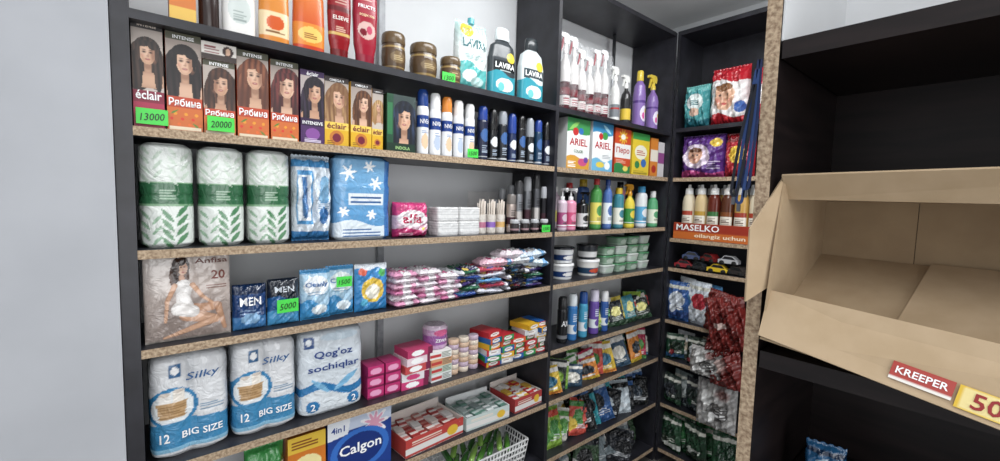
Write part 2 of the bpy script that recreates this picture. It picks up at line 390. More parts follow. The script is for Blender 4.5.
bottle('shampoo_bottle','wide red orange shampoo bottle with yellow label',.447,.12,.31,Z1,'shampoo','#d8401e',[('g',.2,1.2,'#f09030'),('r',0,.1,1,.40,'#f08a2a'),('e',.5,.25,.38,.11,'#f6c860'),('q',.3,.2,.7,.3,4,'#8a3a20')],'#c83a1c',group=G,flat=.5,n=2.6)
bottle('shampoo_bottle','red shampoo bottle with white lettering',.572,.096,.30,Z1,'tottle','#98101a',[('r',0,.2,1,.24,'#d8b060'),('r',0,.55,1,.62,'#6a0a12'),('q',.25,.66,.75,.85,5,'#d8a898'),('q',.3,.26,.7,.34,3,'#e8c0a8')],'#780c14',[('ELSEVE',.5,.45,.66,'#f4e8e0'),],group=G,flat=.5,n=2.6)
bottle('shampoo_bottle','crimson shampoo bottle with white and green lettering',.672,.108,.33,Z1,'tottle','#a8182f',[('e',.5,.33,.36,.12,'#d8b0a8'),('e',.35,.3,.14,.05,'#7d1024'),('e',.6,.34,.12,.06,'#c84060'),('q',.3,.74,.7,.86,4,'#e8b8b0')],'#981830',[('FRUCTIS',.5,.65,.70,'#ffffff'),('РОДЖ УЛЬ',.5,.53,.6,'#ffe9b0')],group=G,flat=.5,n=2.6)
for i,(x,w,h) in enumerate([(.785,.12,.172),(.915,.15,.165),(1.072,.125,.135)]):
    bottle('cosmetic_jar','dark brown barrel shaped cosmetic jar with gold bands',x,w,h,Z1,'jar','#5c4630',[('r',0,.16,1,.21,'#a88a50'),('r',0,.84,1,.90,'#a88a50'),('e',.5,.52,.32,.2,'#7c6444'),('q',.3,.42,.7,.62,3,'#c8b080')],'#6a5438',group='dark jars on the top shelf',cat='jar')
tag(1.115,Z1+.002,'1300',.07,.045)
m=MB();pillow(m,.185,.325,.09,'#e6f0ee',[('g',.6,1.1,'#a8dcd8'),('w',.36,.05,1,'#58c0bd'),('e',.35,.2,.22,.09,'#f4fbfa'),('e',.62,.13,.2,.07,'#bfe6e2'),('e',.26,.86,.19,.11,'#f2d23a'),('q',.15,.83,.37,.90,2,'#3a7a80'),('q',.2,.44,.8,.52,4,'#7aa8a8')],[('LAVIRA',.5,.67,.76,'#2a6f78',.13)],p=4,wr=.5)
pc=MB();loft(pc,[(.322,.035,.035,2),(.35,.033,.033,2)],'#55b5c0')
thing('refill_pouch','white and turquoise liquid refill pouch with spout cap','pouch',[('pouch',m),('spout_cap',pc)],(1.275,.09,Z1),0,G)
for X0,b1,b2,l in [(1.375,'#3b4146','#1f2427','dark grey laundry gel bottle with teal label'),(1.585,'#d9e4e6','#3c4a50','pale laundry gel bottle with dark cap and teal label')]:
    bottle('detergent_bottle',l,X0,.18,.345,Z1,'jug',b1,[('w',.40,.05,1,'#2f9db0'),('e',.5,.2,.34,.12,'#e8f4f0'),('e',.35,.16,.12,.08,'#6ac8c8'),('r',.08,.44,.92,.62,b2),('e',.72,.70,.17,.09,'#f2d23a'),('q',.3,.05,.7,.1,2,'#2a6a78'),('q',.3,.45,.7,.48,1,'#c8d8d8')],'#e8f0f2' if b1[1]=='3' else '#30363a',[('LAVIRA',.5,.54,.74,'#ffffff',.10)],group=G,flat=.42,n=2.8)
# A2 top row
TG='trigger spray bottles on the top shelf'
for i in range(6):
    bottle('spray_bottle','white trigger spray bottle with dark red liquid wrapped in clear film',1.875+i*.075,.104,.40+.045*math.sin(i*1.7)+(.05 if i==0 else 0),Z1,'trig','#4e1420',[('r',0,.10,1,.26,'#dcd4d2'),('r',0,.28,1,.40,'#7a1624'),('q',.1,.12,.9,.24,3,'#a03040'),('r',0,.50,1,1,'#e2dedc')],'#f2f2f2',group=TG,kind='gloss',extra='#b03040')
    if i%2==0: bottle('spray_bottle','white trigger spray bottle standing in the second row',1.95+i*.1,.11,.46,Z1,'trig','#5b1f2a',[('r',0,.14,1,.40,'#e8e2e0'),('r',0,.5,1,1,'#e2dedc')],'#f2f2f2',group=TG,kind='gloss',yoff=.14,res=.006)
bottle('spray_bottle','white trigger spray bottle with grey label',2.36,.12,.36,Z1,'trig','#dcdcda',[('r',0,.12,1,.42,'#7c8288'),('r',0,.3,1,.34,'#c03030')],'#f2f2ee',group=TG)
bottle('spray_bottle','black and yellow trigger spray bottle',2.48,.13,.33,Z1,'trig','#2b2b2c',[('r',0,.12,1,.42,'#e6c23a')],'#f2f2ee',group=TG)
for i in range(2):
    m=MB();pillow(m,.27,.42,.10,'#f2f4f6',(),(),'clear',res=.008,wr=2.2,fins=False)
    thing('clear_bag','crinkled clear polythene bag around white spray bottles','bag',[('clear_bag',m)],(2.02+.25*i,.075,Z1),.05)
for i,X in enumerate((2.62,2.79)):
    bottle('cleaner_bottle','purple cleaner bottle with yellow cap and flower label',X,.17,.40,Z1,'trig' if i else 'jug','#8a6ab4',[('e',.5,.3,.36,.17,'#e9e2f4'),('e',.42,.25,.14,.07,'#e05aa0'),('e',.62,.36,.12,.05,'#f0c840'),('r',0,.52,1,.58,'#5a3a8c')],'#f0d040',group='purple cleaner bottles on the top shelf')
mm=MB();tube(mm,[(0,0,0),(0,0,.695)],.013,'#8a8d92','metal');thing('metal_pole','thin grey metal tube standing behind the spray bottles','pole',[('metal_pole',mm)],(2.73,.3,Z1))
# ================================================================ ROW T2 hair dye
def dye(X0,w,h,kind,hair,hl,lab,ph,j):
    asp=w/h
    Tt=[]
    if kind=='red': base='#cdbfb6';bc='#b8244a';Tt=[('éclair',.5,.315,.84,'#ffffff',.085),('INTENSE',.5,.955,.6,'#f0e0d0')];hd='#2c2626'
    elif kind=='ryab': base='#c8b8a8';bc='#dc6a24';Tt=[('Рябина',.5,.30,.9,'#ffffff',.08),('INTENSE',.5,.955,.6,'#ffffff')];hd='#4b4a34'
    elif kind=='plum': base='#b4a4b0';bc='#4a2560';Tt=[('éclair',.5,.955,.5,'#ffffff'),('INTENSIVE',.5,.29,.86,'#ffffff',.045)];hd='#3a1f50'
    else: base='#ccbfb0';bc='#eab41c';Tt=[('éclair',.5,.30,.82,'#7a1430',.08),('OMEGA 9',.5,.955,.6,'#ffffff')];hd='#3b3230'
    cu=.5+.10*math.sin(ph*5)
    S=[('g',.3,1,['#a89a90','#988880','#b0a49c'][j%3])]+portrait(cu,.70+.012*math.sin(ph*2),.41+.03*math.sin(ph*4),asp,hair,hl,ph=ph,skin=['#d8a888','#dfb294','#cc9a7a'][j%3])
    S+=[('r',0,0,1,.25,bc),('r',0,.245,1,.355,{'red':'#8c1434','ryab':'#c8401c','plum':'#2e1440','yel':'#f6cf50'}[kind]),('r',0,.925,1,1,hd)]
    if kind=='ryab':
        for k in range(9): S+=[('e',.12+.1*k,.13+.06*math.sin(k*2.1),.05,.05*asp,['#e8301c','#f4a020','#f06a20'][k%3])]
        S+=[('l',.2,.2,.14,.03,.6,asp,'#5a8a2a'),('l',.8,.07,.14,.03,2.4,asp,'#5a8a2a'),('r',.05,.02,.95,.05,'#f6e2c0')]
    elif kind=='yel': S+=[('e',.5,.13,.3,.3*asp,'#d07a28'),('e',.5,.13,.18,.18*asp,'#7a1430'),('q',.1,.02,.4,.1,3,'#8a5a10')]
    elif kind=='red': S+=[('e',.7,.12,.2,.2*asp,'#d84a6a'),('q',.08,.05,.5,.2,4,'#f0d0d8')]
    else: S+=[('e',.5,.14,.3,.25*asp,'#8a4aa0'),('q',.15,.03,.85,.09,3,'#e8d8f0')]
    carton('hair_dye_box',lab,X0,w*.98,h,Z2,.075,base,S,bc,Tt,'hair dye boxes in a row',res=.0017,yoff=.004+random.uniform(0,.01),rz=random.uniform(-.04,.04))
D=[(-.01,.078,.325,'red','#1e1614','#5a4034','hair dye box with dark haired woman and crimson base'),(.072,.096,.31,'ryab','#161012','#3a2a2a','orange hair dye box with rowan berries and dark haired woman'),
(.170,.093,.245,'ryab','#321c14','#7a4830','orange hair dye box with rowan berries and brunette woman'),(.267,.1,.30,'ryab','#5a2c1c','#a8603c','orange hair dye box with rowan berries and brown haired woman'),
(.371,.096,.29,'ryab','#3c181a','#8a3834','orange hair dye box with rowan berries and auburn haired woman'),(.470,.089,.275,'plum','#16101a','#40304a','plum hair dye box with black haired woman'),
(.561,.096,.27,'yel','#7a5030','#c89c68','yellow based hair dye box with light brown haired woman'),(.660,.09,.265,'yel','#4a2a1a','#9a6038','yellow based hair dye box with chestnut haired woman'),
(.753,.05,.255,'yel','#9c7040','#e0bc80','narrow yellow based hair dye box with blonde woman')]
for i,(X0,w,h,k,hr,hl,l) in enumerate(D): dye(X0,w,h,k,hr,hl,l,i*1.3,i)
carton('hair_dye_box','hair dye box lying flat on top of another box',.165,.10,.055,Z2+.246,.075,'#e4ddd4',[('r',0,0,1,.3,'#3a2c28'),('e',.75,.6,.16,.3,'#3a201a'),('e',.75,.58,.07,.22,'#dfb293'),('q',.08,.4,.5,.85,3,'#8a3a40')],'#d0c8c0',group='hair dye boxes in a row')
carton('hair_dye_box','dark green hair dye box with blue black haired woman',.812,.138,.245,Z2,.06,'#3a4a48',portrait(.60,.60,.36,.56,'#10141e','#34466a',ph=.7)+[('r',0,0,.22,1,'#1e5034'),('r',0,0,1,.16,'#143424'),('r',.03,.3,.19,.85,'#2f7a48')],'#143424',[('INDOLA',.55,.08,.5,'#b0e08a')],'hair dye boxes in a row',res=.002)
xs=[.957,1.022,1.086,1.151,1.218]
caps=['#1c3f8c','#f2f2f0','#ea8a30','#f2f2f0','#e8e8e8']
for i,x in enumerate(xs):
    bottle('deodorant_spray','white spray deodorant with blue round logo and '+('blue' if i==0 else 'orange' if i==2 else 'white')+' cap',x,.066,.293-.006*i,Z2,'can','#eeeff1',[('r',0,.56,1,.80,'#1d3f90'),('e',.5,.28,.3,.16,'#b8c8e0' if i%2 else '#f0c8a0'),('q',.25,.42,.75,.5,3,'#6a88b8')],caps[i],[('NIVEA',.5,.68,.80,'#f5f5f5',.09)],'white spray deodorants on the middle shelf')
db=['#1a2140','#16181d','#20242b','#1b2c58','#17181c','#24272c','#123a5c']
for i in range(8):
    x=1.297+i*.0655
    bottle('deodorant_stick','dark deodorant with white label ring and '+('silver' if i%3==2 else 'black' if i%2 else 'blue')+' cap',x,.07,.272-.003*i,Z2,'can' if i%2==0 else 'roll',db[i%7],[('e',.5,.62,.42,.16,'#e9ecf0' if i%2 else '#3a66a8'),('q',.2,.2,.8,.4,4,'#a8b8cc'),('r',0,.08,1,.11,'#c8ccd2')],['#20409a','#141416','#9aa0a8'][i%3],(),'dark deodorants on the middle shelf')
for i in range(7):
    x=1.29+i*.075
    bottle('deodorant_stick','dark deodorant standing in the second row',x,.065,.25,Z2,'roll',db[(i+3)%7],[('r',0,.40,1,.56,'#d9dce0')],['#141416','#2a4a90','#c8ccd0'][i%3],(),'dark deodorants on the middle shelf',yoff=.1,res=.006)
tag(-.005+.04,Z2+.012,'13000',.078,.048); tag(.215,Z2+.012,'20000',.078,.048); tag(1.262,Z2+.008,'1500',.062,.042)
# A2 detergents
WG='laundry detergent boxes'
carton('detergent_box','white and green laundry detergent box with red and green logo',1.955,.215,.305,Z2,.08,'#e9ecea',[('W',.72,.03,1,'#3a9a50'),('l',.3,.85,.25,.06,.5,.7,'#8ad060'),('e',.5,.52,.36,.16,'#f6f6f4'),('e',.36,.74,.12,.08,'#d02a2a'),('e',.6,.76,.1,.07,'#2a70c0'),('w',.24,.04,1,'#e0a030'),('e',.7,.15,.2,.08,'#d04a80'),('e',.85,.2,.1,.06,'#6a3aa0'),('q',.06,.05,.4,.15,3,'#ffffff')],'#dcdcdc',[('ARIEL',.5,.54,.78,'#c01f2c',.14),('COLOR',.5,.36,.4,'#206a38')],WG)
carton('detergent_box','white laundry detergent box with blue and green swoosh',2.195,.215,.31,Z2,.08,'#f0f2f2',[('W',.78,.03,1,'#2d8ac0'),('l',.7,.88,.25,.05,2.6,.7,'#a8e0f4'),('e',.5,.52,.36,.16,'#ffffff'),('e',.6,.74,.14,.08,'#3aa648'),('e',.4,.72,.1,.07,'#d02a2a'),('w',.24,.04,1.2,'#68b8e0'),('e',.4,.14,.2,.06,'#e8d048'),('e',.75,.13,.14,.08,'#f4f8fa'),('q',.5,.28,.9,.36,3,'#708090')],'#dcdcdc',[('ARIEL',.5,.54,.78,'#c01f2c',.14)],WG)
carton('detergent_box','orange red laundry detergent box with white band',2.432,.185,.30,Z2,.08,'#d9481e',[('r',0,.35,1,.66,'#f0f0ec'),('s',.5,.82,.3,.62,10,'#f0b830'),('e',.5,.82,.14,.06,'#f4f0e0'),('w',.2,.05,1,'#2a8a48'),('e',.7,.12,.16,.06,'#f0e060'),('q',.1,.24,.7,.32,3,'#f8d8c0')],'#c03a18',[('Перо',.5,.51,.82,'#c81c20',.16)],WG)
carton('detergent_box','yellow laundry detergent box with blue and green spots',2.637,.215,.295,Z2,.08,'#f0d02c',[('e',.5,.55,.36,.17,'#f4f2d8'),('e',.3,.25,.14,.09,'#2a8a48'),('e',.68,.3,.16,.1,'#2f6fc0'),('r',0,.84,1,1,'#38a048'),('q',.26,.48,.74,.62,3,'#c03a28'),('q',.1,.04,.9,.12,3,'#8a7a20')],'#d8b820',(),WG)
carton('detergent_box','orange and grey small detergent box',2.87,.1,.28,Z2,.08,'#e88a2c',[('r',0,.4,1,.7,'#f2ead8'),('e',.5,.2,.3,.1,'#c03020')],'#c86a20',group=WG)
carton('detergent_box','white small detergent box with purple stripe',2.975,.085,.26,Z2,.08,'#d8d4d6',[('r',0,.4,1,.7,'#9a4a90')],'#b0b0b0',group=WG)
# ================================================================ ROW T3
def leaves(asp):
    S=[('r',0,.42,1,.62,'#2f6b44'),('r',0,.405,1,.42,'#7fae84'),('r',0,.62,1,.635,'#7fae84'),('q',.36,.47,.64,.57,4,'#a8c8ac')]
    for k in range(8):
        a=.9 if k%2 else 2.2
        S.append(('l',.62+(.13 if k%2 else -.13),.04+.045*k,.19,.05,a,asp,'#5d9468' if k<6 else '#4c8a5c'))
    for k in range(7):
        a=.9 if k%2 else 2.2
        S.append(('l',.22+(.12 if k%2 else -.1),.66+.045*k,.15,.035,a,asp,'#bfd2c0'))
        S.append(('l',.70+(.12 if k%2 else -.1),.65+.045*k,.15,.035,a,asp,'#c8d8c8'))
        S.append(('l',.2+(.1 if k%2 else -.1),.02+.05*k,.14,.035,a,asp,'#8fb595'))
    return S
for i,(X0,w,h) in enumerate([(-.008,.150,.335),(.147,.142,.335),(.294,.146,.337)]):
    m=MB();W=w*.97;dd=.15
    secs=[(0,W*.8,dd*.8,3),(.012,W*.97,dd*.97,3),(h*.2,W,dd,3),(h*.46,W*.985,dd*.985,3),(h*.5,W*.955,dd*.955,3),(h*.54,W*.985,dd*.985,3),(h*.8,W,dd,3),(h-.012,W*.96,dd*.96,3),(h,W*.75,dd*.75,3)]
    loft(m,secs,'#e0e6e0',leaves(W/h),(),'film',wr=.012)
    thing('toilet_paper_pack','tall film wrapped toilet paper pack with green leaf print','toilet paper',[('toilet_paper_pack',m)],(X0+w/2,YF+dd/2,Z3),0,'toilet paper packs in a row')
m=MB();pillow(m,.142,.335,.11,'#dfe9f2',[('r',0,0,1,.12,'#3a86c8'),('r',0,.86,1,1,'#4a9ad8'),('r',.06,.2,.46,.82,'#4f9fda'),('r',.10,.25,.42,.77,'#eaf2f8'),('c',.27,.3,.25,.72,.07,.07,.42,'#2f74b8','#1d4f88'),('c',.75,.5,.78,.72,.13,.10,.42,'#8cc4ea','#4f8fc8'),('e',.75,.3,.14,.1,'#2f74b8'),('q',.6,.38,.92,.46,4,'#5a88b0'),('W',.94,.01,3,'#d8e8f4')],(),'crinkle',p=6)
thing('cotton_pads_pack','blue and white film pack of sanitary products','pack',[('cotton_pads_pack',m)],(.445+.072,YF+.055,Z3))
S=[('g',0,1,'#7ab4e0'),('w',.2,.04,1,'#e0ecf4'),('r',.86,0,1,1,'#2f6fb8'),('q',.12,.04,.78,.15,3,'#2a60a0'),('r',.22,.42,.84,.56,'#e8f0f6'),('q',.26,.44,.80,.55,2,'#2a60a0')]
for (a,b,r_) in [(.22,.80,.16),(.58,.88,.11),(.70,.68,.14),(.14,.34,.10),(.62,.30,.10)]:
    for k in range(3):
        S.append(('l',a,b,r_,.022,k*math.pi/3+.2,.24/.34,'#fafdff'))
    for k in range(6):
        t_=k*math.pi/3+.2; S.append(('e',a+r_*.65*math.cos(t_),b+r_*.65*math.sin(t_)*.7,.018,.013,'#fafdff'))
m=MB();W=.24;dd=.13;h=.345
loft(m,[(0,W*.9,dd*.8,5),(.012,W,dd,5),(h*.3,W*.995,dd,5),(h*.36,W*.98,dd*.95,5),(h*.63,W,dd,5),(h*.68,W*.98,dd*.95,5),(h-.015,W,dd,5),(h,W*.85,dd*.7,4)],'#4a94d0',S,(),'film',wr=.010,res=.0026)
thing('napkin_pack','blue winter napkin pack with white snowflakes','napkins',[('napkin_pack',m)],(.593+.125,YF+.065,Z3))
m=MB();pillow(m,.168,.158,.10,'#ecc8d8',[('W',.62,.05,1,'#d83a7c'),('w',.24,.04,1,'#c82c6c'),('e',.46,.54,.42,.24,'#fbf4f7'),('l',.80,.24,.14,.05,.4,1,'#f8b0cc'),('l',.80,.24,.14,.05,1.45,1,'#f8b0cc'),('l',.80,.24,.14,.05,2.5,1,'#f8b0cc'),('e',.80,.24,.045,.045,'#f8e060'),('q',.1,.06,.5,.18,3,'#f8c8dc')],[('alfa',.46,.54,.58,'#c41c50',.26)],p=7,wr=.5,fins=False)
thing('tissue_pack','soft pink and white tissue pack with flower','tissues',[('tissue_pack',m)],(.948,YF+.05,Z3))
for k in range(2):
    for j in range(2):
        m=MB();hh=.068
        loft(m,[(0,.118,.1,7),(.006,.125,.105,7),(hh-.006,.125,.105,7),(hh,.118,.1,7)],'#e7e7e6',[('r',-1,.18+.16*q,2,.22+.16*q,'#c9cacb') for q in range(5)],kind='film',res=.004,wr=.02)
        thing('napkin_stack','film wrapped stack of plain white napkins','napkins',[('napkin_stack',m)],(1.075+.065+.13*k,YF+.06,Z3+.069*j),random.uniform(-.05,.05),'stacked white napkins')
for i in range(3):
    X=1.335+.065*i
    b=MB();loft(b,[(0,.05,.05,2),(.004,.054,.054,2),(.1,.054,.054,2)],'#d8d0c6',[('r',-1,.3,2,.6,['#c06a8a','#8a5ac0','#e0b060'][i])],kind='film')
    s=MB()
    for k in range(14):
        a=k*2.4;r=.004+.0013*k
        tube(s,[(r*math.cos(a),r*math.sin(a),.02),(r*1.15*math.cos(a),r*1.15*math.sin(a),.16+.01*(k%3))],.0028,'#d8ccc0','matte',6)
    thing('cotton_swab_pack','small pack of cotton swabs standing upright','cotton swabs',[('wrapper',b),('cotton_swabs',s)],(X+.03,YF+.05,Z3),0,'cotton swab packs')
m=MB();pillow(m,.21,.22,.06,'#d8d0cc',[('e',.5,.4,.3,.2,'#c0a8b0')],(),'clear',res=.007,wr=2,fins=False)
thing('clear_bag','clear bag of small toiletries behind the swabs','bag',[('clear_bag',m)],(1.46,.2,Z3),0)
sg='hair spray cans'
for i,(X0,w,h,c,cp) in enumerate([(1.50,.075,.21,'#b8a8a0','#77706c'),(1.558,.066,.285,'#8d8f94','#3a3a3c'),(1.62,.07,.31,'#77797e','#8a8c90'),(1.69,.07,.33,'#5c5d62','#2a2a2c'),(1.755,.06,.26,'#2e2e32','#a8aab0')]):
    bottle('hair_spray_can','slim metallic hair spray can with dark cap',X0,w,h,Z3,'can',c,[('r',0,.3,1,.55,'#c9c4c0' if i%2 else '#4a3038'),('r',0,.2,1,.23,'#e8e8e8'),('q',.2,.6,.8,.8,5,'#303034')],cp,(),sg,kind='metal')
    bottle('hair_spray_can','grey metallic can standing in the second row',X0-.03,w*.9,h*.85,Z3,'can','#3a3a3e',[('r',0,.3,1,.5,'#a09aa0')],'#8a8c90',(),sg,kind='metal',yoff=.1,res=.006)
for i in range(4):
    bottle('cosmetic_jar','low dark cosmetic jar with silver lid',1.50+.075*i,.07,.075,Z3,'jar','#2c2628',[('r',0,.3,1,.5,'#b08a90')],'#b9bbbf',(),'low jars in front of the spray cans',yoff=-.035,cat='jar')
tag(1.762,Z3+.002,'1500',.065,.04,y=.0)
# A2 T3 bottles
bl=[(1.90,.085,.27,'pump','#d8c0d0','#e8e8e8','#b04a80'),(1.968,.1,.27,'pump','#e890b0','#f0f0f0','#d84a7a'),(2.075,.11,.25,'pump','#1c1c1e','#141414','#d8d8d8'),(2.205,.115,.33,'tall','#4a9a48','#c82a2a','#f0e060'),(2.335,.1,.33,'tall','#4a70b8','#2a4a98','#e8f0f8'),(2.45,.12,.28,'squat','#3a8a9a','#e8c030','#f0f0e0'),(2.575,.13,.31,'trig','#f0d840','#e8a020','#3a9a48'),(2.71,.15,.30,'squat','#e8ecee','#3a9ad0','#58b0e0'),(2.865,.15,.27,'jug','#58b078','#f0f0f0','#e8f0d8')]
nmn=['lilac','pink','black','green','blue','teal','yellow','white','mint green']
for i,(X0,w,h,s,c,cp,l) in enumerate(bl):
    bottle('soap_bottle',nmn[i]+' liquid soap bottle with printed label',X0,w*1.12,h,Z3,s,c,[('r',0,.12,1,.60,l),('e',.5,.42,.34,.12,c),('r',0,.16,1,.18,'#ffffff'),('q',.2,.2,.8,.28,3,'#404848')],cp,(),'soap and cleaner bottles',kind='liquid')
for i in range(8):
    bottle('soap_bottle',nmn[(i*2)%9]+' bottle standing in the second row',1.93+.14*i,.14,.27+.03*(i%3),Z3,['tall','jug','squat'][i%3],bl[(i*2)%9][4],[('r',0,.2,1,.5,bl[(i+3)%9][6])],bl[(i*2+1)%9][5],(),'soap and cleaner bottles',yoff=.12,res=.006)
# ================================================================ ROW T4
a_=.235/.29; SK='#d8a888'; SD='#86583e'
S=[('g',0,1,'#c8bab2'),('b',.55,.2,.6,.4,.8,'#85756d'),('b',.2,.8,.3,.3,.5,'#e8e0da'),
('hs',[(.41,.86,.105,.115),(.345,.75,.07,.15),(.46,.76,.045,.12)],'#2c1a14','#6a4430',0),
('c',.415,.74,.42,.67,.032,.036,a_,'#c49070',SD),
('c',.52,.35,.84,.37,.085,.052,a_,'#c49474',SD),('c',.84,.37,.93,.09,.048,.026,a_,'#c49474',SD),
('c',.44,.62,.43,.50,.105,.075,a_,'#f3efec','#a89e98'),('c',.43,.50,.45,.36,.078,.115,a_,'#f3efec','#a89e98'),
('c',.47,.30,.82,.21,.098,.060,a_,SK,SD),('c',.82,.21,.34,.085,.055,.030,a_,SK,SD),('c',.34,.085,.20,.05,.026,.016,a_,SK,SD),
('c',.38,.37,.53,.33,.095,.088,a_,'#efeae6','#a0968f'),
('c',.54,.64,.65,.50,.034,.027,a_,SK,SD),('c',.65,.50,.78,.40,.025,.018,a_,SK,SD),
('c',.335,.64,.25,.47,.034,.027,a_,SK,SD),('c',.25,.47,.22,.24,.025,.019,a_,SK,SD),
('e',.43,.835,.055,.075,SK),('b',.455,.83,.035,.07,.55,'#a87258'),('hs',[(.40,.90,.068,.038),(.37,.84,.02,.08)],'#2c1a14','#6a4430',1),
('b',.412,.848,.015,.009,1,'#2a1812'),('b',.452,.848,.015,.009,1,'#2a1812'),('b',.432,.79,.02,.011,.95,'#a0302c'),
('r',.0,0,1,.022,'#a09890'),('q',.70,.58,.95,.64,2,'#8a6a60')]
packet('tights_packet','flat tights packet showing a seated woman in white',-.002,.235,.29,Z4,.03,'#b0a098',S,[('Anfisa',.77,.91,.40,'#6a3a30',.06),('20',.85,.74,.17,'#7a3a30')],fins=False,wr=.6,res=.002)
packet('wipes_packet','dark navy pack of razors with white lettering',.24,.108,.165,Z4,.05,'#1c3f78',[('r',0,0,1,.3,'#3a7ab8'),('e',.5,.25,.3,.12,'#8ab8e0'),('r',0,.8,1,1,'#12284c'),('q',.2,.36,.8,.46,3,'#8aa8d0')],[('MEN',.5,.64,.62,'#ffffff',.18)],'small film packs of wipes',fins=False)
packet('wipes_packet','blue and black pack with silver lettering',.352,.11,.175,Z4,.05,'#1d5a9a',[('W',.6,.05,1,'#1a2230'),('w',.3,.05,1,'#48a0d8')],[('MEN',.5,.78,.6,'#d0d8e0',.12)],'small film packs of wipes',fins=False)
tag(.415,Z4+.05,'5000',.075,.05,y=.03)
for i,(X0,h) in enumerate([(.466,.20),(.568,.205)]):
    packet('wipes_packet','light blue wet wipes pack with white swirl',X0,.115,h,Z4,.05,'#a9cfe8',[('e',.5,.68,.42,.2,'#f0f6fa'),('w',.34,.08,1,'#3a94d0'),('e',.6,.2,.26,.1,'#e8f4fa'),('r',0,.92,1,1,'#4a9ad4'),('q',.2,.5,.8,.57,3,'#6a98c0')],[('Cleanly',.5,.70,.74,'#2468b0',.12)],'small film packs of wipes',yoff=.015*i)
tag(.625,Z4+.125,'1500',.062,.042,y=.022)
packet('wipes_packet','blue wet wipes pack with yellow spots',.682,.145,.205,Z4,.05,'#2f8ad0',[('e',.5,.45,.34,.26,'#f0c840'),('e',.5,.42,.22,.16,'#f4f0e0'),('e',.2,.85,.12,.08,'#e85a3a'),('e',.8,.8,.12,.09,'#50c060'),('W',.9,.03,2,'#e8f0f8'),('e',.25,.2,.12,.08,'#58c0e8')],(),'small film packs of wipes',fins=False)
def lying(name,label,xc,z,w,dep,th,base,shapes,texts,group,rz,yc=None,seed=0,ry=0):
    return packet(name,label,0,w,dep,0,th,base,shapes,texts,group,loc=(xc,yc if yc is not None else .01+dep/2,z),rz=rz,lying=True,cat='packet',seed=seed,res=.004,fins=True,p=7,wr=1.3,ry=ry,kind='crinkle')
pk=['#e79ac0','#f0e8ee','#d878a8','#efb0cc','#e8dfe8']
for col in range(3):
    for k in range(6):
        if col==2 and k>4: continue
        lying('sanitary_pad_pack','flat pink and white pack of sanitary pads in a stack',.905+.112*col+random.uniform(-.016,.016),Z4+.001+.026*k,.122,.17,.027,pk[(k+col)%5],[('r',.35,0,.7,1,'#f4eef2'),('r',0,.8,1,1,'#c04a88' if k%2 else '#a8a0d0'),('e',.5,.3,.15,.12,'#e05090'),('q',.75,.2,.95,.6,4,'#b05080')],(),'pink pad packs in stacks',random.uniform(-.2,.2),seed=k,ry=random.uniform(-.05,.05))
mix=['#2a4a9a','#16161a','#5aa0d8','#2d6a4a','#1b2440','#d8dce8','#3a2a6a','#101014','#c03a50']
for col in range(4):
    for k in range(5 if col<3 else 4):
        c=mix[(k*3+col*5)%9]
        lying('wipes_packet','flat glossy wet wipes packet in a loose stack',1.235+.155*col+random.uniform(-.02,.02),Z4+.002+.028*k,.17,.19,.028,c,[('e',.5,.3,.33,.25,mix[(k+col*3+2)%9]),('r',0,0,.12,1,'#e8e8f0'),('e',.35,.2,.1,.1,'#f0d060'),('q',.55,.1,.9,.5,4,'#c8ccd8')],(),'loose stacks of wet wipes',random.uniform(-.35,.35),seed=k+col,ry=random.uniform(-.08,.08))
for k,(x,z,c) in enumerate([(1.44,.140,'#e8b8c8'),(1.60,.142,'#e9edf0'),(1.71,.12,'#d8e8f0'),(1.55,.178,'#f0e0e8'),(1.69,.165,'#c8d8e8')]):
    lying('wipes_packet','white and pink baby wipes packet lying on top of the pile',x,Z4+z,.20,.13,.04,c,[('e',.5,.5,.3,.3,'#ffffff'),('e',.3,.4,.12,.2,'#d04a80'),('r',.78,0,.92,1,'#5a9ad0')],(),'loose stacks of wet wipes',random.uniform(-.3,.3),seed=k,ry=random.uniform(-.1,.12))
def tub(x,y,z,dia,h,body,lid,label,shapes,group,kind='gloss',texts=(),sq=2,rz=0):
    b=MB();loft(b,[(0,dia*.8,dia*.8,sq),(.004,dia*.84,dia*.84,sq),(h*.86,dia*.97,dia*.97,sq)],body,shapes,texts,kind,res=.005)
    l=MB();loft(l,[(h*.86,dia*1.02,dia*1.02,sq),(h*.97,dia*1.02,dia*1.02,sq),(h,dia*.93,dia*.93,sq)],lid,(),(),'gloss')
    return thing('storage_tub' if sq>2 else 'cream_tub',label,'tub',[('body',b),('lid',l)],(x,y,z),rz,group)
tg='plastic tubs on the corner shelf'
for k in range(2):
    tub(2.05,.13,Z4+.105*k,.155,.10,'#eef0f2','#f4f4f4' if k==0 else '#20242c','round white tub with dark blue label',[('r',0,.2,1,.62,'#1f3f7a'),('e',.5,.4,.3,.15,'#f4f4f4')],tg)
tub(2.30,.12,Z4,.155,.11,'#e8e6e0','#f0f0f0','round white tub with red label',[('r',0,.2,1,.6,'#2a4a6a'),('e',.5,.4,.3,.15,'#e05030')],tg)
tub(2.29,.12,Z4+.111,.145,.10,'#30343a','#202226','round black tub with pale label',[('r',0,.2,1,.6,'#e6e6e6')],tg)
for i in range(4):
    for k in range(4 if i else 3):
        x=2.47+.145*i
        tub(x,.12,Z4+.063*k,.128,.06,'#8fb096' if (k+i)%3 else '#d6ded8','#4a9060' if (k+i)%3 else '#cfd8d2','square food container with green lid in a stack',[('e',.5,.5,.3,.3,'#c8dccc'),('r',0,.1,1,.2,'#b8ccbc')],'green lidded containers',sq=5,rz=random.uniform(-.08,.08))
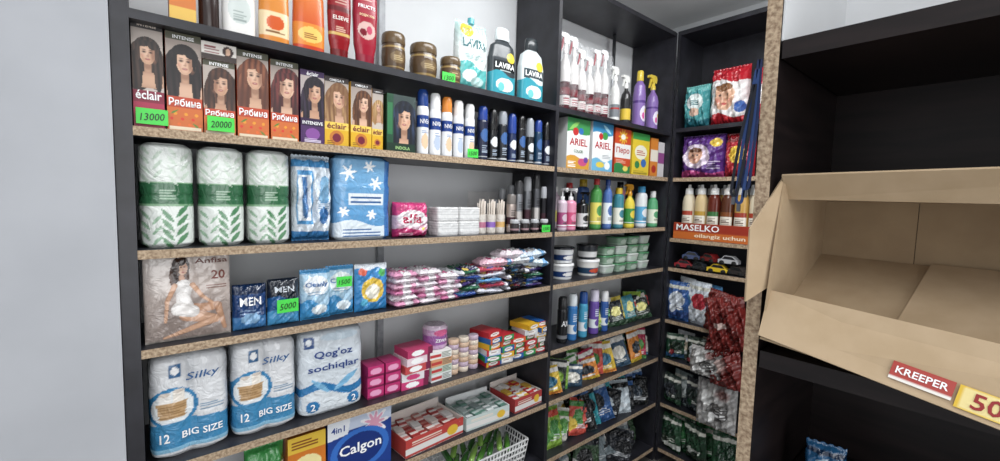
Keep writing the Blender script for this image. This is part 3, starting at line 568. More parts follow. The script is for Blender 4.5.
# ================================================================ ROW T5
def rollpack(X0,w,h,base,shapes,texts,lab,n=4.5,lobe=.16):
    m=MB();dd=.17;W=w*.975
    secs=[(0,W*.86,dd*.82,n-.5),(.012,W*.98,dd*.96,n),(.03,W,dd,n),(h-.04,W,dd,n),(h-.02,W*.985,dd*.97,n),(h-.006,W*.92,dd*.88,n-.5),(h,W*.75,dd*.6,3)]
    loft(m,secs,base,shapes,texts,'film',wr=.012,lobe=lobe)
    thing('paper_towel_pack',lab,'paper towels',[('paper_towel_pack',m)],(X0+w/2,YF+dd/2,Z5),0,'paper towel packs in a row')
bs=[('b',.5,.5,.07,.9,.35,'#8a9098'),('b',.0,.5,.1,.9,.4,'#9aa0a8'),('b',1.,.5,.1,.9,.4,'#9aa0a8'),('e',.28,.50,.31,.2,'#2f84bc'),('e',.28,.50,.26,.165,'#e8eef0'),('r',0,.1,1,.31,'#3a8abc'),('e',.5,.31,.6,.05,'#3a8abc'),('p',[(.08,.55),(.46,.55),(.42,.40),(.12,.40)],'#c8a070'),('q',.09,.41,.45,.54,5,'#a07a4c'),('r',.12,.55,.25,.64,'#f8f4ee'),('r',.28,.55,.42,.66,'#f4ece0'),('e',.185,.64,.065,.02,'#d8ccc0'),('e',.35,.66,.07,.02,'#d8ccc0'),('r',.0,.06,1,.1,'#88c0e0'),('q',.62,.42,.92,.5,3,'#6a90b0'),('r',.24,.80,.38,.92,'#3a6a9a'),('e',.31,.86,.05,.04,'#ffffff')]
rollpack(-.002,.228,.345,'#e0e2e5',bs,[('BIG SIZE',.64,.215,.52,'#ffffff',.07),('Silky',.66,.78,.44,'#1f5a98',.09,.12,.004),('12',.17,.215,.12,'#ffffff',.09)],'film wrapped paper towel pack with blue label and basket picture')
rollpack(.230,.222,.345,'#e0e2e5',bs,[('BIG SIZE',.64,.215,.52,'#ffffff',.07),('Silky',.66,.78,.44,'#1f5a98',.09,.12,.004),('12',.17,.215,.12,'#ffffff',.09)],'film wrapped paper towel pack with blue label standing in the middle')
b3=[('w',.34,.06,1,'#2a7ab8'),('w',.25,.06,1,'#dce4ea'),('e',.82,.12,.1,.07,'#2a7ab8'),('e',.18,.12,.1,.07,'#2a7ab8'),('e',.6,.92,.30,.05,'#c9dbe8'),('r',.06,.82,.2,.95,'#2a4f8c'),('e',.13,.885,.04,.04,'#e8eef4'),('l',.7,.36,.25,.05,.6,.75,'#7ab8e0'),('l',.3,.35,.2,.04,2.4,.75,'#7ab8e0')]
rollpack(.456,.262,.345,'#d6dfe7',b3,[("Qog'oz",.5,.72,.60,'#1f3f88',.11),('sochiqlar',.51,.56,.80,'#1f3f88',.10),('2',.82,.12,.07,'#ffffff'),('2',.18,.12,.07,'#ffffff')],'film wrapped paper towel pack with blue wave print',n=6,lobe=.02)
for k in range(3):
    for j in range(2):
        carton('pad_box','small magenta box of sanitary pads',0,.075,.048,0,.1,'#c8286e',[('e',.5,.5,.36,.3,'#f0a0c8'),('r',0,0,1,.15,'#801848')],'#a82060',group='magenta pad boxes',loc=(.775+.08*j,.10,Z5+.049*k),rz=random.uniform(-.06,.06))
for k in range(5):
    c=['#d83a78','#e8e4e6','#d04a4a','#f0d8e0','#c8386a'][k]
    carton('pad_box','flat pink and white carton in a small stack',0,.14,.036,0,.12,c,[('e',.4,.5,.25,.35,'#ffffff' if k!=1 else '#d83a78'),('r',.8,0,1,1,'#802048')],c,group='magenta pad boxes',loc=(.965+.005*k,.10,Z5+.0365*k),rz=random.uniform(-.1,.1))
for k in range(4):
    c=['#e8eaea','#c8d8c8','#e0a070','#f0f0ea'][k]
    carton('soap_carton','flat pale carton lying in a stack',0,.12,.036,0,.12,c,[('r',0,.3,.5,.7,'#d03a3a'),('q',.55,.2,.95,.8,3,'#607060')],c,group='soap cartons in stacks',loc=(1.105,.10,Z5+.0365*k),rz=random.uniform(-.08,.08))
m=MB();loft(m,[(0,.11,.11,2),(.01,.125,.125,2),(.10,.125,.125,2),(.115,.1,.1,2)],'#c9a0c8',[('r',-1,.2,2,.6,'#a05aa8'),('e',.5,.72,.3,.14,'#e05a90'),('r',-1,.86,2,1,'#e0c8dc')],[('ZEWA',.5,.4,.5,'#ffffff')],'crinkle',wr=.03)
thing('toilet_roll','single film wrapped toilet roll lying on the stack','toilet paper',[('toilet_roll',m)],(1.115,.12,Z5+.1465))
for c in range(3):
    for k in range(7):
        m=MB();loft(m,[(0,.052,.052,2),(.003,.056,.056,2),(.022,.056,.056,2),(.025,.05,.05,2)],['#d9b698','#e4d4c0','#c4acc0'][(c+k)%3],(),(),'film')
        thing('soap_bar','round pale soap wrapped in clear film','soap',[('soap_bar',m)],(1.20+.062*c,.08,Z5+.0255*k),0,'round soaps in stacks')
sc=['#c4202c','#1f8a48','#d8d8da','#e8b020','#2060b0','#c4202c','#2a9a50','#e05a20']
for c in range(5):
    for k in range(6 if c in (0,3,4) else 4+c%2):
        col=sc[(c*2+k)%8]; al=sc[(c+k+3)%8]
        carton('soap_carton','small coloured soap carton in a tidy stack',0,.09+.01*(k%2),.03,0,.14,col,[('e',.5,.5,.36,.33,'#f4f0ea'),('q',.3,.35,.7,.65,2,'#802020'),('r',.0,0,.16,1,al)],col,group='soap cartons in stacks',loc=(1.425+.092*c,.095+random.uniform(-.012,.012),Z5+.0305*k),rz=random.uniform(-.2,.2),top=al)
fl=[(1.935,.09,.29,'#1c1d20','#2a2a2c','black'),(2.03,.1,.30,'#2f78c0','#e8f0f4','blue'),(2.135,.1,.30,'#3fa0c8','#2050a0','aqua'),(2.24,.115,.30,'#6a4aa8','#e8e0f4','purple'),(2.36,.1,.28,'#2c5aa8','#f0f0f0','navy')]
for X0,w,h,c,cp,n_ in fl:
    bk=n_=='black'
    bottle('air_freshener_can',n_+' aerosol air freshener can',X0,w*(1.15 if bk else 1),h,Z5,'can',c,[('r',0,.14,1,.24,'#7a7c80')] if bk else [('r',0,.2,1,.45,'#e6edf2'),('e',.5,.35,.3,.1,c),('q',.2,.55,.8,.8,4,'#d8e4f0')],cp,[('AXE',.5,.58,.86,'#f0f0f0',.16)] if bk else (),'aerosol cans on the corner shelf',kind='gloss')
for i in range(15):
    c=['#8ab030','#1f2a24','#e8e4d8','#2a6a4a','#16202a','#d8c040','#22303a','#e0e8d8','#3a8a9a','#22301c','#1a2228'][i%11]
    packet('cleaning_packet','small glossy packet leaning in a row',0,.14,.16+.02*(i%3),0,.035,c,[('e',.5,.6,.34,.2,['#f0e890','#58b060','#d03a3a','#e8f0e8'][i%4]),('r',0,0,1,.2,'#2a4a30'),('q',.15,.25,.85,.4,3,'#c8d0c8')],(),'small packets on the corner shelf',loc=(2.44+.042*i,.07+.022*(i%4),Z5),tilt=-.25,rz=random.uniform(-.7,.1),res=.005,seed=i,ry=random.uniform(-.25,.25),kind='crinkle',wr=2)
# ================================================================ ROW T6
packet('dishwasher_box','green and white film pack of dishwashing sponges',.27,.135,.24,Z6,.09,'#3f9a4a',[('r',0,.35,1,.7,'#e8ecd8'),('e',.5,.52,.3,.12,'#e8a020'),('q',.2,.1,.8,.28,4,'#e8f0d8')],(),'detergent packs under the paper towels',wr=.5)
carton('dishwasher_box','orange detergent carton with yellow top',.41,.145,.25,Z6,.1,'#e07a1e',[('r',0,.74,1,1,'#f4c838'),('e',.5,.5,.38,.16,'#f8e8a0'),('w',.2,.05,1,'#d04018'),('q',.1,.8,.8,.95,3,'#8a3a10')],'#c86a18',group='detergent packs under the paper towels')
carton('dishwasher_box','blue water softener box with round logo and pink burst',.56,.285,.262,Z6,.12,'#1a3f98',[('r',0,.80,1,1,'#c8d4ea'),('s',.72,.80,.24,1.09,9,'#f6f2f6'),('s',.72,.80,.17,1.09,9,'#e8a0bc'),('e',.5,.42,.46,.36,'#2f6fd0'),('e',.5,.42,.36,.28,'#123080'),('p',[(0,1),(.34,1),(.3,.74),(0,.7)],'#f0f4fa'),('q',.1,.04,.5,.12,2,'#c8d8f0')],'#16357e',[('Calgon',.5,.44,.66,'#ffffff',.22),('4in1',.15,.86,.2,'#1a3f98')])
def opencarton(xc,yc,z,w,d,h,col,incol,label,rz,texts=()):
    m=MB();t=.004
    box(m,w,d,t,incol)
    box(m,w,t,h,col,[('r',0,.15,1,.5,'#e8e4e0'),('e',.8,.5,.1,.3,'#f0c030'),('q',.1,.6,.6,.85,2,'#f0e0d0')],texts=texts,o=(0,-d/2+t/2,0));box(m,w,t,h*1.35,col,o=(0,d/2-t/2,0),side=incol)
    box(m,t,d-2*t,h,col,side=col,o=(-w/2+t/2,0,0));box(m,t,d-2*t,h,col,side=incol,o=(w/2-t/2,0,0))
    thing('open_display_carton',label,'carton',[('open_display_carton',m)],(xc,yc,z),rz,'open display cartons')
opencarton(1.06,.13,Z6,.34,.22,.085,'#c8403a','#e8dcd4','red and white open display carton filled with bars',.08)
opencarton(1.40,.13,Z6,.28,.22,.07,'#c9d8d4','#eef0f0','pale open display carton filled with soap bars',-.05)
opencarton(1.685,.13,Z6,.22,.22,.08,'#b83a3a','#e8dcd4','red open display carton with small boxes',.04)
for (xc,w,n_,cs_,h) in [(1.06,.34,7,['#f0e8e4','#d07a70','#e8d8d0','#b8302c'],.055),(1.40,.28,6,['#8a9a98','#e8ecec','#b8c8c4','#5a8a7a'],.045),(1.685,.22,5,['#e9e3dd','#d02a30','#e8b840','#f4f0ec'],.06)]:
    for i in range(n_):
        for j in range(3):
            c=cs_[(i*3+j*2)%4];c2=cs_[(i+j+1)%4]
            m=MB();box(m,w/n_*.82,.058,.028,c,[('r',0,.3,1,.7,c2)],c,c,res=.006)
            box(m,w/n_*.82,.018,.001,c2,o=(0,0,.0282))
            thing('soap_bar','small wrapped bar inside an open carton','soap',[('soap_bar',m)],(xc-w/2+.012+(w-.024)/n_*(i+.5),.06+.066*j,Z6+h-.012+.008*((i+j)%2)),random.uniform(-.15,.15),'bars inside open cartons')
pc=['#e8c23a','#3f8a3a','#d84a3a','#2a6a8a','#e88a2c','#1c2a22','#58a048','#e8e4d8','#30506a','#c02a50','#88b83a','#26303a']
for i in range(24):
    packet('seasoning_packet','small bright sachet standing in a crowded row',0,.15,.17+.03*math.sin(i*1.3)+(.04 if i>8 else 0),0,.035,pc[(i*5)%12],[('e',.5,.45,.36,.2,pc[(i*7+3)%12]),('r',0,.78,1,.92,'#f0ede6'),('r',0,0,1,.12,pc[(i+4)%12]),('q',.2,.16,.8,.26,2,'#f0f0e8')],(),'sachets on the corner shelf',loc=(1.92+.047*i,.06+.025*(i%4),Z6),tilt=-.25,rz=random.uniform(-.9,.2),res=.005,seed=i,ry=random.uniform(-.3,.3),kind='crinkle',wr=2)
# ================================================================ ROW T7
def basket(name,label,bw,bd,bh,col,loc,rz,nx=25,ny=13):
    m=MB()
    for z in np.linspace(.0,bh,6):
        s=1+.12*z/bh
        for y in (-bd/2*s,bd/2*s): box(m,bw*s,.005,.008,col,o=(0,y,z),kind='gloss')
        for x in (-bw/2*s,bw/2*s): box(m,.005,bd*s,.008,col,o=(x,0,z),kind='gloss')
    for i in range(nx):
        x=-bw/2+bw*i/(nx-1)
        for y in (-1,1): tube(m,[(x,y*bd/2,0),(x*1.12,y*bd/2*1.12,bh)],.003,col,'gloss',6)
    for i in range(ny):
        y=-bd/2+bd*i/(ny-1)
        for x in (-1,1): tube(m,[(x*bw/2,y,0),(x*bw/2*1.12,y*1.12,bh)],.003,col,'gloss',6)
    box(m,bw,bd,.004,col)
    thing(name,label,'basket',[(name,m)],loc,rz)
basket('plastic_basket','white slatted plastic basket filled with green items',.5,.24,.17,'#e8e8e8',(1.42,.16,Z7),0)
for i in range(14):
    m=MB();loft(m,[(0,.01,.01,2),(.01,.03,.03,2),(.1,.034,.034,2),(.17,.028,.028,2),(.18,.01,.01,2)],['#5a9a3a','#3f7a34','#8ab850'][i%3],(),(),'film')
    m.xf(lambda q:np.stack([q[:,2]-.09,q[:,1],q[:,0]],1))
    thing('green_wrapped_item','slim green wrapped item piled in the basket','packet',[('green_wrapped_item',m)],(1.24+.06*(i%7),.1+.1*(i//7),Z7+.16+.012*(i%3)),random.uniform(.6,1.6),'green items in the basket')
def clutter(n,x0,dx,z,hs,cols,grp,label,w=.2,hv=.05,seed0=0):
    for i in range(n):
        packet('cleaning_packet',label,0,w*(.85+.3*random.random()),hs+hv*math.sin(i*1.9+1),0,.06,cols[i%len(cols)],[('e',.5+.15*math.sin(i),.5,.3,.22,cols[(i*3+2)%len(cols)]),('r',0,.78,1,.92,cols[(i+4)%len(cols)]),('q',.15,.2,.85,.35,3,'#d8dce0'),('p',[(0,.1),(.4,.3),(0,.5)],cols[(i+5)%len(cols)])],(),grp,loc=(x0+dx*i,.07+.03*(i%4),z),tilt=-.3,rz=random.uniform(-.8,.2),res=.005,seed=i+seed0,ry=random.uniform(-.3,.3),wr=1.8,kind='crinkle')
clutter(7,1.98,.055,Z7,.2,['#8ab83a','#e8e4d8','#3f8a3a','#e8c23a','#d84a3a','#58a048'],'packets on the lowest shelf','green and yellow crumpled packet on the low shelf',.16)
clutter(15,2.28,.052,Z7,.26,['#16181c','#2a9aa8','#1c2c3a','#0f1114','#2a5a9a','#22262c','#38b0b8','#101418','#c8d4dc'],'packets on the lowest shelf','dark crumpled packet with turquoise print on the low shelf',.21,seed0=20)
clutter(12,1.95,.09,Z8,.26,['#16181c','#2c3038','#e8e4e0','#22262c','#3a5a3a','#1a1c20','#8a9aa0'],'packets under the lowest shelf','dark crumpled bag standing near the floor',.22,seed0=40)
# ================================================================ SHELF B (faces -X)
R9=-math.pi/2
def bx(d,off=.02): return BX+off+d/2
packet('diaper_pack','turquoise pack of diapers with white label',0,.18,.31,0,.12,'#3f9ca0',[('e',.5,.6,.34,.18,'#e4f0ee'),('w',.2,.05,1,'#1f6a78'),('r',0,.85,1,1,'#6ac0bc'),('e',.5,.35,.2,.1,'#e0b8a0'),('q',.3,.52,.7,.66,3,'#2a7a80')],(),'diaper packs',loc=(bx(.12),-.14,ZB[0]),rz=R9)
SF=[('W',.74,.04,1,'#c41f2c'),('w',.16,.05,1,'#c41f2c'),('e',.45,.46,.29,.22,'#e8b898'),('b',.3,.42,.14,.18,.4,'#c07a60'),('e',.45,.63,.22,.07,'#8a5a34'),('b',.36,.5,.045,.035,1,'#2a1a16'),('b',.54,.5,.045,.035,1,'#2a1a16'),('b',.45,.43,.05,.03,.6,'#b87860'),('b',.45,.35,.08,.03,1,'#c04a4a'),('b',.3,.4,.07,.05,.6,'#e08070'),('b',.6,.4,.07,.05,.6,'#e08070'),('e',.86,.28,.12,.1,'#2a5aa8')]
packet('diaper_pack','white and red bag of diapers with baby face',0,.25,.40,0,.16,'#efeceb',SF,(),'diaper packs',loc=(bx(.16),-.36,ZB[0]),rz=R9)
packet('diaper_pack','red and white bag of diapers behind the shelf edge',0,.22,.36,0,.14,'#c8283a',[('e',.5,.5,.3,.25,'#f0e8e4')],(),'diaper packs',loc=(bx(.16),-.62,ZB[0]),rz=R9)
packet('diaper_pack','purple pack of diapers with pink and white picture',0,.31,.31,0,.14,'#5c2f86',[('e',.42,.5,.32,.28,'#e8d8ea'),('e',.4,.5,.17,.18,'#e0ac90'),('e',.4,.64,.15,.06,'#6a4028'),('b',.35,.52,.03,.03,1,'#2a1a16'),('b',.45,.52,.03,.03,1,'#2a1a16'),('b',.4,.42,.05,.03,1,'#c04a4a'),('w',.14,.04,1,'#d04a90'),('e',.85,.8,.12,.1,'#f0c840'),('q',.68,.2,.95,.4,4,'#d8c8e8')],(),'diaper packs',loc=(bx(.14),-.20,ZB[1]),rz=R9)
packet('diaper_pack','red pack of diapers with yellow label',0,.19,.30,0,.12,'#b8202c',[('e',.5,.5,.3,.2,'#f0c840'),('r',0,.8,1,1,'#7a1018')],(),'diaper packs',loc=(bx(.12),-.46,ZB[1]),rz=R9)
m=MB();tw,td,tb=.56,.22,.12
box(m,tw,.006,tb,'#b8431c',[('r',0,.5,1,.97,'#a82c15'),('r',0,.02,1,.46,'#d86a22')],texts=[('MASELKO',.32,.73,.56,'#ffffff',.38),('oilangiz uchun',.60,.24,.62,'#fff0d0',.30)],o=(0,-td/2,0))
box(m,tw,.006,tb*.9,'#b8431c',o=(0,td/2,0));box(m,.006,td,tb*.9,'#b8431c',o=(-tw/2,0,0));box(m,.006,td,tb*.9,'#b8431c',o=(tw/2,0,0));box(m,tw,td,.004,'#c09060')
thing('sauce_tray','orange red cardboard display tray with white lettering','tray',[('sauce_tray',m)],(bx(td,.01),-.325,ZB[2]+.001),R9)
sb=[('#e6d8ba','#f0f0ee','cream mayonnaise squeeze bottle'),('#dcc08a','#f0f0ee','pale yellow squeeze bottle'),('#6a2418','#f4f4f2','dark red ketchup squeeze bottle'),('#5a2c18','#f4f0ec','brown barbecue sauce squeeze bottle'),('#cfa04c','#f0f0ee','yellow mustard squeeze bottle'),('#e6d8ba','#f0f0ee','cream mayonnaise squeeze bottle')]
for i,(c,cp,l) in enumerate(sb):
    bottle('sauce_bottle',l+' standing in the orange tray',0,.090,.40,0,'sauce',c,[('r',.06,.33,.94,.62,'#efe8d8'),('r',.06,.52,.94,.62,['#b8402a','#c89a30','#3a7a40','#8a4a20','#a83a28','#b8402a'][i]),('q',.2,.36,.8,.50,4,'#6a5040')],cp,(),'sauce bottles in the tray',loc=(BX+.09,-.112-.094*i,ZB[2]+.006),rz=R9)
for i in range(5):
    bottle('sauce_bottle','pale sauce squeeze bottle in the second row',0,.085,.40,0,'sauce',sb[(i+2)%6][0],[('r',0,.22,1,.56,'#f2ead8')],'#f0f0ee',(),'sauce bottles in the tray',loc=(BX+.18,-.14-.094*i,ZB[2]+.006),rz=R9,res=.008)
def car(y,z,col,label,L=.13,rz=0):
    b=MB();w=.065;h=.05
    extr(b,[(-L/2,.012),(L/2,.012),(L/2,.034),(L*.42,.038),(L*.22,.064),(-L*.2,.066),(-L*.34,.042),(-L/2,.038)],-w/2,w/2,col,'gloss')
    g=MB();extr(g,[(L*.36,.040),(L*.2,.060),(-L*.18,.062),(-L*.29,.043)],-w/2-.001,w/2+.001,'#15181c','gloss')
    parts=[('body',b),('window',g)]
    for sx in (-.3,.3):
        for sy in (-1,1):
            q=MB();tube(q,[(sx*L,sy*w*.5-.006,.016),(sx*L,sy*w*.5+.006,.016)],.016,'#111111','matte',14);parts.append(('wheel',q))
    thing('toy_car',label,'toy car',parts,(BX+.06,y,z),R9+rz,'toy cars on the shelf')
car(-.12,ZB[3],'#9a1c24','small dark red toy car',.13,.2);car(-.24,ZB[3],'#2a2e34','small glossy black toy car',.12,-.3);car(-.37,ZB[3],'#e8c020','small bright yellow toy car',.14,.1);car(-.50,ZB[3],'#3a3432','small dark brown toy car',.13,-.2)
car(-.17,ZB[3]+.068,'#2f3f6a','navy toy car stacked on top',.12,.3);car(-.44,ZB[3]+.068,'#b8b8bc','silver toy car stacked on top',.13,.1);car(-.31,ZB[3]+.068,'#7a1c1c','maroon toy car stacked on top',.12,-.3)
def bclutter(n,z,w,h,cols,grp,label,y0=-.09,dy=.075,name='snack_packet',s0=0):
    for i in range(n):
        packet(name,label,0,w,h*(1+.15*math.sin(i*2.3)),0,.06,cols[i%len(cols)],[('e',.5,.55,.36,.2,cols[(i+3)%len(cols)]),('r',0,.1,1,.25,cols[(i+2)%len(cols)]),('r',0,.82,1,.9,'#d8d8cc'),('q',.2,.3,.8,.4,2,'#f0f0e8'),('e',.3,.3,.14,.1,cols[(i+5)%len(cols)])],(),grp,loc=(BX+.06+.045*(i%3),y0-dy*i,z),rz=R9+random.uniform(-.5,.5),seed=i+s0,res=.005,tilt=random.uniform(-.12,.12),wr=1.6,kind='crinkle')
bclutter(5,ZB[4],.17,.30,['#2f5fa8','#e6ebf2','#28488a','#d8e0ea','#4a8ac0','#dfe6ee','#c02a3a'],'washing powder bags in the corner','blue and white washing powder bag',dy=.06,name='laundry_packet')
bclutter(5,ZB[5],.14,.2,['#1f4a34','#c8ccd0','#2a5a88','#16301f','#d8c8b0','#8a1c24','#e0e4e8'],'foil packets on the corner unit','mixed blue green and white packet in a crowded row',dy=.055,s0=9)
bclutter(5,ZB[6],.16,.24,['#2a3a34','#8a9a98','#1c4a2c','#2a3038','#c8d0d0','#3a4448'],'foil packets on the corner unit','dark grey green bag on the low shelf',dy=.06,s0=19)
bclutter(8,ZB[7],.19,.28,['#1c4a2c','#2a6a3a','#d8dcd4','#163a24','#3a8a4a','#20301f'],'foil packets on the corner unit','green foil bag standing near the floor',dy=.07,s0=29)
# irregular dark red glossy packs bulging past the shelf edge, clear bags below
for k,(x,y,z,w_,h_,ry_,rz_,c,c2) in enumerate([(3.03,-.46,.70,.26,.30,.12,-.25,'#6e1f1c','#8a342c'),(3.00,-.55,.62,.24,.36,-.18,.2,'#7a2420','#5a1816'),(3.02,-.44,.50,.20,.27,.3,.1,'#641a18','#84302a'),(3.01,-.53,.36,.22,.26,-.1,-.2,'#74221e','#c8b8b0')]):
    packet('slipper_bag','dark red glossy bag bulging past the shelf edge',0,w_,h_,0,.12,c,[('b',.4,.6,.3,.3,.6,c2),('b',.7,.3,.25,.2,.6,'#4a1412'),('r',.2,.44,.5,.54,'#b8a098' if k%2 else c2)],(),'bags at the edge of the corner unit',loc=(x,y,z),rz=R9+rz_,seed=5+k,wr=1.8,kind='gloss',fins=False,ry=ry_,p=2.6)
for nm_,w_,h_,loc_,sd in [('crinkled clear bag with white and grey goods by the red bags',.22,.20,(2.99,-.40,ZB[5]+.01),3),('clear grey bag with dark goods at the edge',.27,.33,(3.05,-.46,ZB[6]),4)]:
    packet('goods_bag',nm_,0,w_,h_,0,.09,'#a8a6a4',[('e',.3,.65,.2,.16,'#d8d8d6'),('e',.6,.4,.25,.2,'#5a5856'),('e',.35,.25,.2,.12,'#e4e4e2'),('b',.7,.8,.2,.15,.8,'#7a3a34'),('q',.5,.3,.8,.5,3,'#d8d8d8')],(),'bags at the edge of the corner unit',loc=loc_,rz=R9,seed=sd,wr=2,kind='crinkle',fins=False)
# ================================================================ lanyards on C panel
def ribbon(mb,pts,w,t,col):
    P=np.array(pts,float);n=len(P);L=[]; R=[]
    for i in range(n):
        d=P[min(i+1,n-1)]-P[max(i-1,0)];d/=np.linalg.norm(d);nn=np.array([-d[1],d[0]])*w/2
        L.append(P[i]+nn);R.append(P[i]-nn)
    for i in range(n-1):
        x=t
        V=[(x,*L[i]),(x,*R[i]),(x,*R[i+1]),(x,*L[i+1]),(x+.001,*L[i]),(x+.001,*R[i]),(x+.001,*R[i+1]),(x+.001,*L[i+1])]
        mb.add(V,[(0,1,2,3),(7,6,5,4),(0,4,5,1),(3,2,6,7)],col,'matte')
for i,(dy,zt,zb) in enumerate([(.012,1.90,1.63),(.026,1.88,1.60),(.040,1.85,1.615)]):
    m=MB();pts=[]
    for s in np.linspace(0,1,16): pts.append((-dy*.8+dy*.55*s-.003-.004*math.sin(s*3.1),zt+(zb+.012-zt)*s))
    x0=pts[-1][0]
    for a in np.linspace(math.pi,2*math.pi,8)[1:-1]: pts.append((x0+.006+.006*math.cos(a),zb+.012+.010*math.sin(a)))
    for s in np.linspace(1,0,16): pts.append((-dy*.8+dy*.55*s+.009+.004*math.sin(s*3.1)-.009*(1-s),zt+(zb+.012-zt)*s))
    ribbon(m,pts,.0062,0,['#1a2a56','#22407a','#181c28'][i])
    k=MB();box(k,.004,.007,.016,'#6a6d72',kind='metal',o=(0,x0+.006,zb-.016))
    thing('lanyard','dark blue fabric lanyard hanging beside the chipboard edge','lanyard',[('strap',m),('clip',k)],(.993-.002*i,-1.338+dy,0),0,'lanyards hanging from the panel')
# ================================================================ cardboard box on C
cb=obj('cardboard_box',None); cb['label']='large open brown cardboard box tilted forward on the dark shelf'; cb['category']='box'
def quadslab(name,pts,t,mat,parent):
    p=np.array(pts,float);n=np.cross(p[1]-p[0],p[-1]-p[0]);n/=np.linalg.norm(n);N=len(p)
    V=list(p)+list(p+n*t)
    F=[tuple(range(N))[::-1],tuple(range(N,2*N))]+[(i,(i+1)%N,N+(i+1)%N,N+i) for i in range(N)]
    me=bpy.data.meshes.new(name);me.from_pydata([tuple(v) for v in V],[],F);me.materials.append(mat)
    return obj(name,me,parent)
yl,yr=-1.385,-2.05; ym=-1.56
XB,XR,ZR=.95,.995,1.405
zbot=lambda y:1.338+.17*(y-yl)
quadslab('front_panel',[(XB,yl,zbot(yl)),(XB,yr,zbot(yr)),(XR,yr,ZR-.035),(XR,yl,ZR+.02)],-.005,CARD2,cb)
quadslab('bottom_side',[(XR,yl,1.33),(XR,yr,1.30),(1.335,yr,1.462),(1.335,yl,1.475)],.004,CARD,cb)
quadslab('base_flap',[(XB+.01,yl,zbot(yl)-.01),(XB+.01,-1.70,1.2945),(1.34,-1.70,1.2945),(1.34,yl,1.2945)],.004,CARD,cb)
quadslab('back_side',[(1.335,yl,1.30),(1.335,ym,1.30),(1.345,ym,1.62),(1.345,yl,1.62)],.004,CARD3,cb)
quadslab('back_side',[(1.338,ym-.001,1.30),(1.330,yr,1.30),(1.34,yr,1.62),(1.348,ym-.001,1.62)],.004,CARD3,cb)
quadslab('inner_flap',[(1.10,ym-.01,1.382),(1.04,-1.76,1.355),(1.325,-1.76,1.475),(1.325,ym-.03,1.478)],.003,CARD2,cb)
quadslab('top_flap',[(1.345,yl,1.617),(1.345,yr,1.617),(1.06,yr,1.626),(1.06,yl,1.618)],.004,CARD3,cb)
quadslab('top_flap',[(1.06,yl,1.616),(1.06,yr,1.612),(1.02,yr,1.674),(1.02,yl,1.664)],.005,CARD2,cb)
quadslab('end_side',[(XB+.015,yl,1.335),(1.34,yl,1.30),(1.345,yl,1.615),(1.03,yl,1.655),(.995,yl,1.50)],.004,CARD,cb)
quadslab('side_flap',[(1.03,yl,1.658),(.995,yl+.002,1.43),(.952,yl+.028,1.40),(.955,yl+.030,1.55)],.004,CARD2,cb)
quadslab('end_side',[(XB+.05,yr,1.296),(1.34,yr,1.30),(1.345,yr,1.615),(1.03,yr,1.655),(.99,yr,1.50)],.004,CARD,cb)
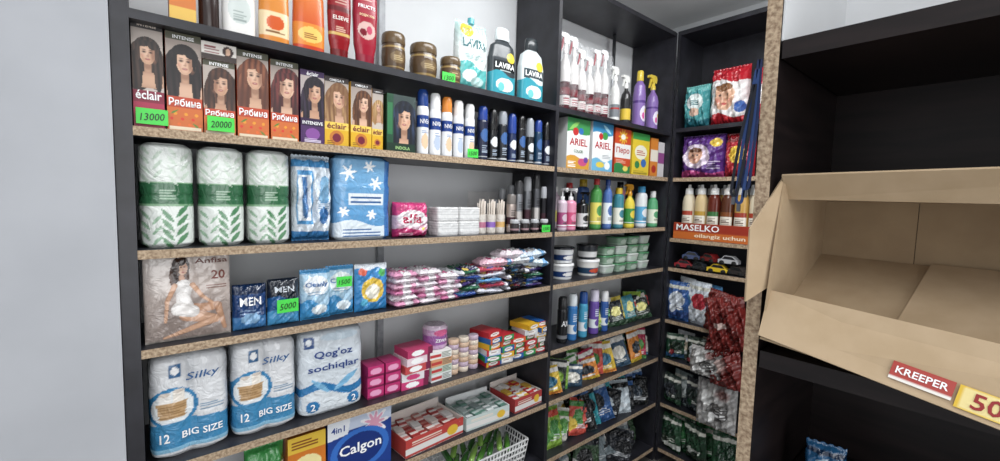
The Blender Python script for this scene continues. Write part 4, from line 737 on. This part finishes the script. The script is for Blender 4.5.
for nm,(y0,y1),f0,c,s,tc in [('red_label',(-1.580,-1.655),.055,'#b8382e','KREEPER','#ffffff'),('yellow_label',(-1.658,-1.735),.03,'#e8bc28','50','#a01818')]:
    m=MB();w_=y0-y1;hh=.030 if nm[0]=='r' else .036
    box(m,w_,.001,hh,c,[('r',0,.0,1,.2,'#f0ece4')] if nm[0]=='r' else [('r',.06,.1,.94,.9,'#f0dc90')],texts=[(s,.5 if nm[0]=='r' else .42,.58 if nm[0]=='r' else .5,.84 if nm[0]=='r' else .42,tc)])
    yc=(y0+y1)/2
    zt_=ZR+.02-.055*(yl-yc)/(yl-yr)
    xa=Vector((0,-1,-.17)).normalized(); up=Vector((XR-XB,0,zt_-zbot(yc)));up=(up-xa*up.dot(xa)).normalized(); ya=up.cross(xa).normalized()
    P=Vector((XB,yc,zbot(yc)))+up*(f0*.25)-ya*.0016
    Mx=Matrix((( xa[0],ya[0],up[0],P[0]),(xa[1],ya[1],up[1],P[1]),(xa[2],ya[2],up[2],P[2]),(0,0,0,1)))
    o=obj(nm,m.mesh(nm),cb); o.matrix_world=Mx
packet('blue_packet','blue glossy packet on the shelf below the cardboard box',0,.075,.125,0,.04,'#1f5a8a',[('e',.5,.5,.3,.25,'#a8c0d0'),('r',0,.8,1,.9,'#102a4a')],(),'blue packets under the box',loc=(1.2,-1.46,.93),rz=R9+.2)
# ================================================================ LIGHT + CAMERA
def area(name,loc,sx,sy,p,rot=(0,0,0),col=(1,1,1)):
    l=bpy.data.lights.new(name,'AREA');l.shape='RECTANGLE';l.size=sx;l.size_y=sy;l.energy=p;l.color=col
    o=bpy.data.objects.new(name,l);COL.objects.link(o);o.location=loc;o.rotation_euler=rot
area('ceiling_light',(1.6,-.9,3.03),1.9,.5,44,col=(.97,.99,1))
area('ceiling_fill',(1.7,-1.0,2.6),1.6,.3,14,(math.pi,0,0),(.97,.99,1))  # unseen fill added to brighten the ceiling from below
area('ceiling_light',(-.6,-2.4,3.03),1.8,.8,28,col=(.98,.99,1))
area('front_fill',(.4,-4.2,1.5),3.4,2.6,66,(math.radians(90),0,0),(.98,.99,1))  # soft fill added behind the camera to lift the shelf bays, no real doorway
w=bpy.data.worlds.new('world');bpy.context.scene.world=w;w.use_nodes=True
w.node_tree.nodes['Background'].inputs[0].default_value=(.95,.97,1,1);w.node_tree.nodes['Background'].inputs[1].default_value=.9
cam=bpy.data.cameras.new('camera');co=bpy.data.objects.new('camera',cam);COL.objects.link(co)
cam.sensor_fit='HORIZONTAL';cam.sensor_width=36;cam.lens=36*.43;cam.clip_start=.02
r=(.7680,-.6399,.0263);d=(-.0284,-.0750,-.9967);f=(.6397,.7648,-.0757)
Mx=Matrix(((r[0],-d[0],-f[0],0),(r[1],-d[1],-f[1],-1.7),(r[2],-d[2],-f[2],1.6),(0,0,0,1)))
loc,q,_=Mx.decompose();q.normalize();co.location=loc;co.rotation_mode='QUATERNION';co.rotation_quaternion=q
bpy.context.scene.camera=co
vs=bpy.context.scene.view_settings;vs.view_transform='Standard';vs.exposure=0
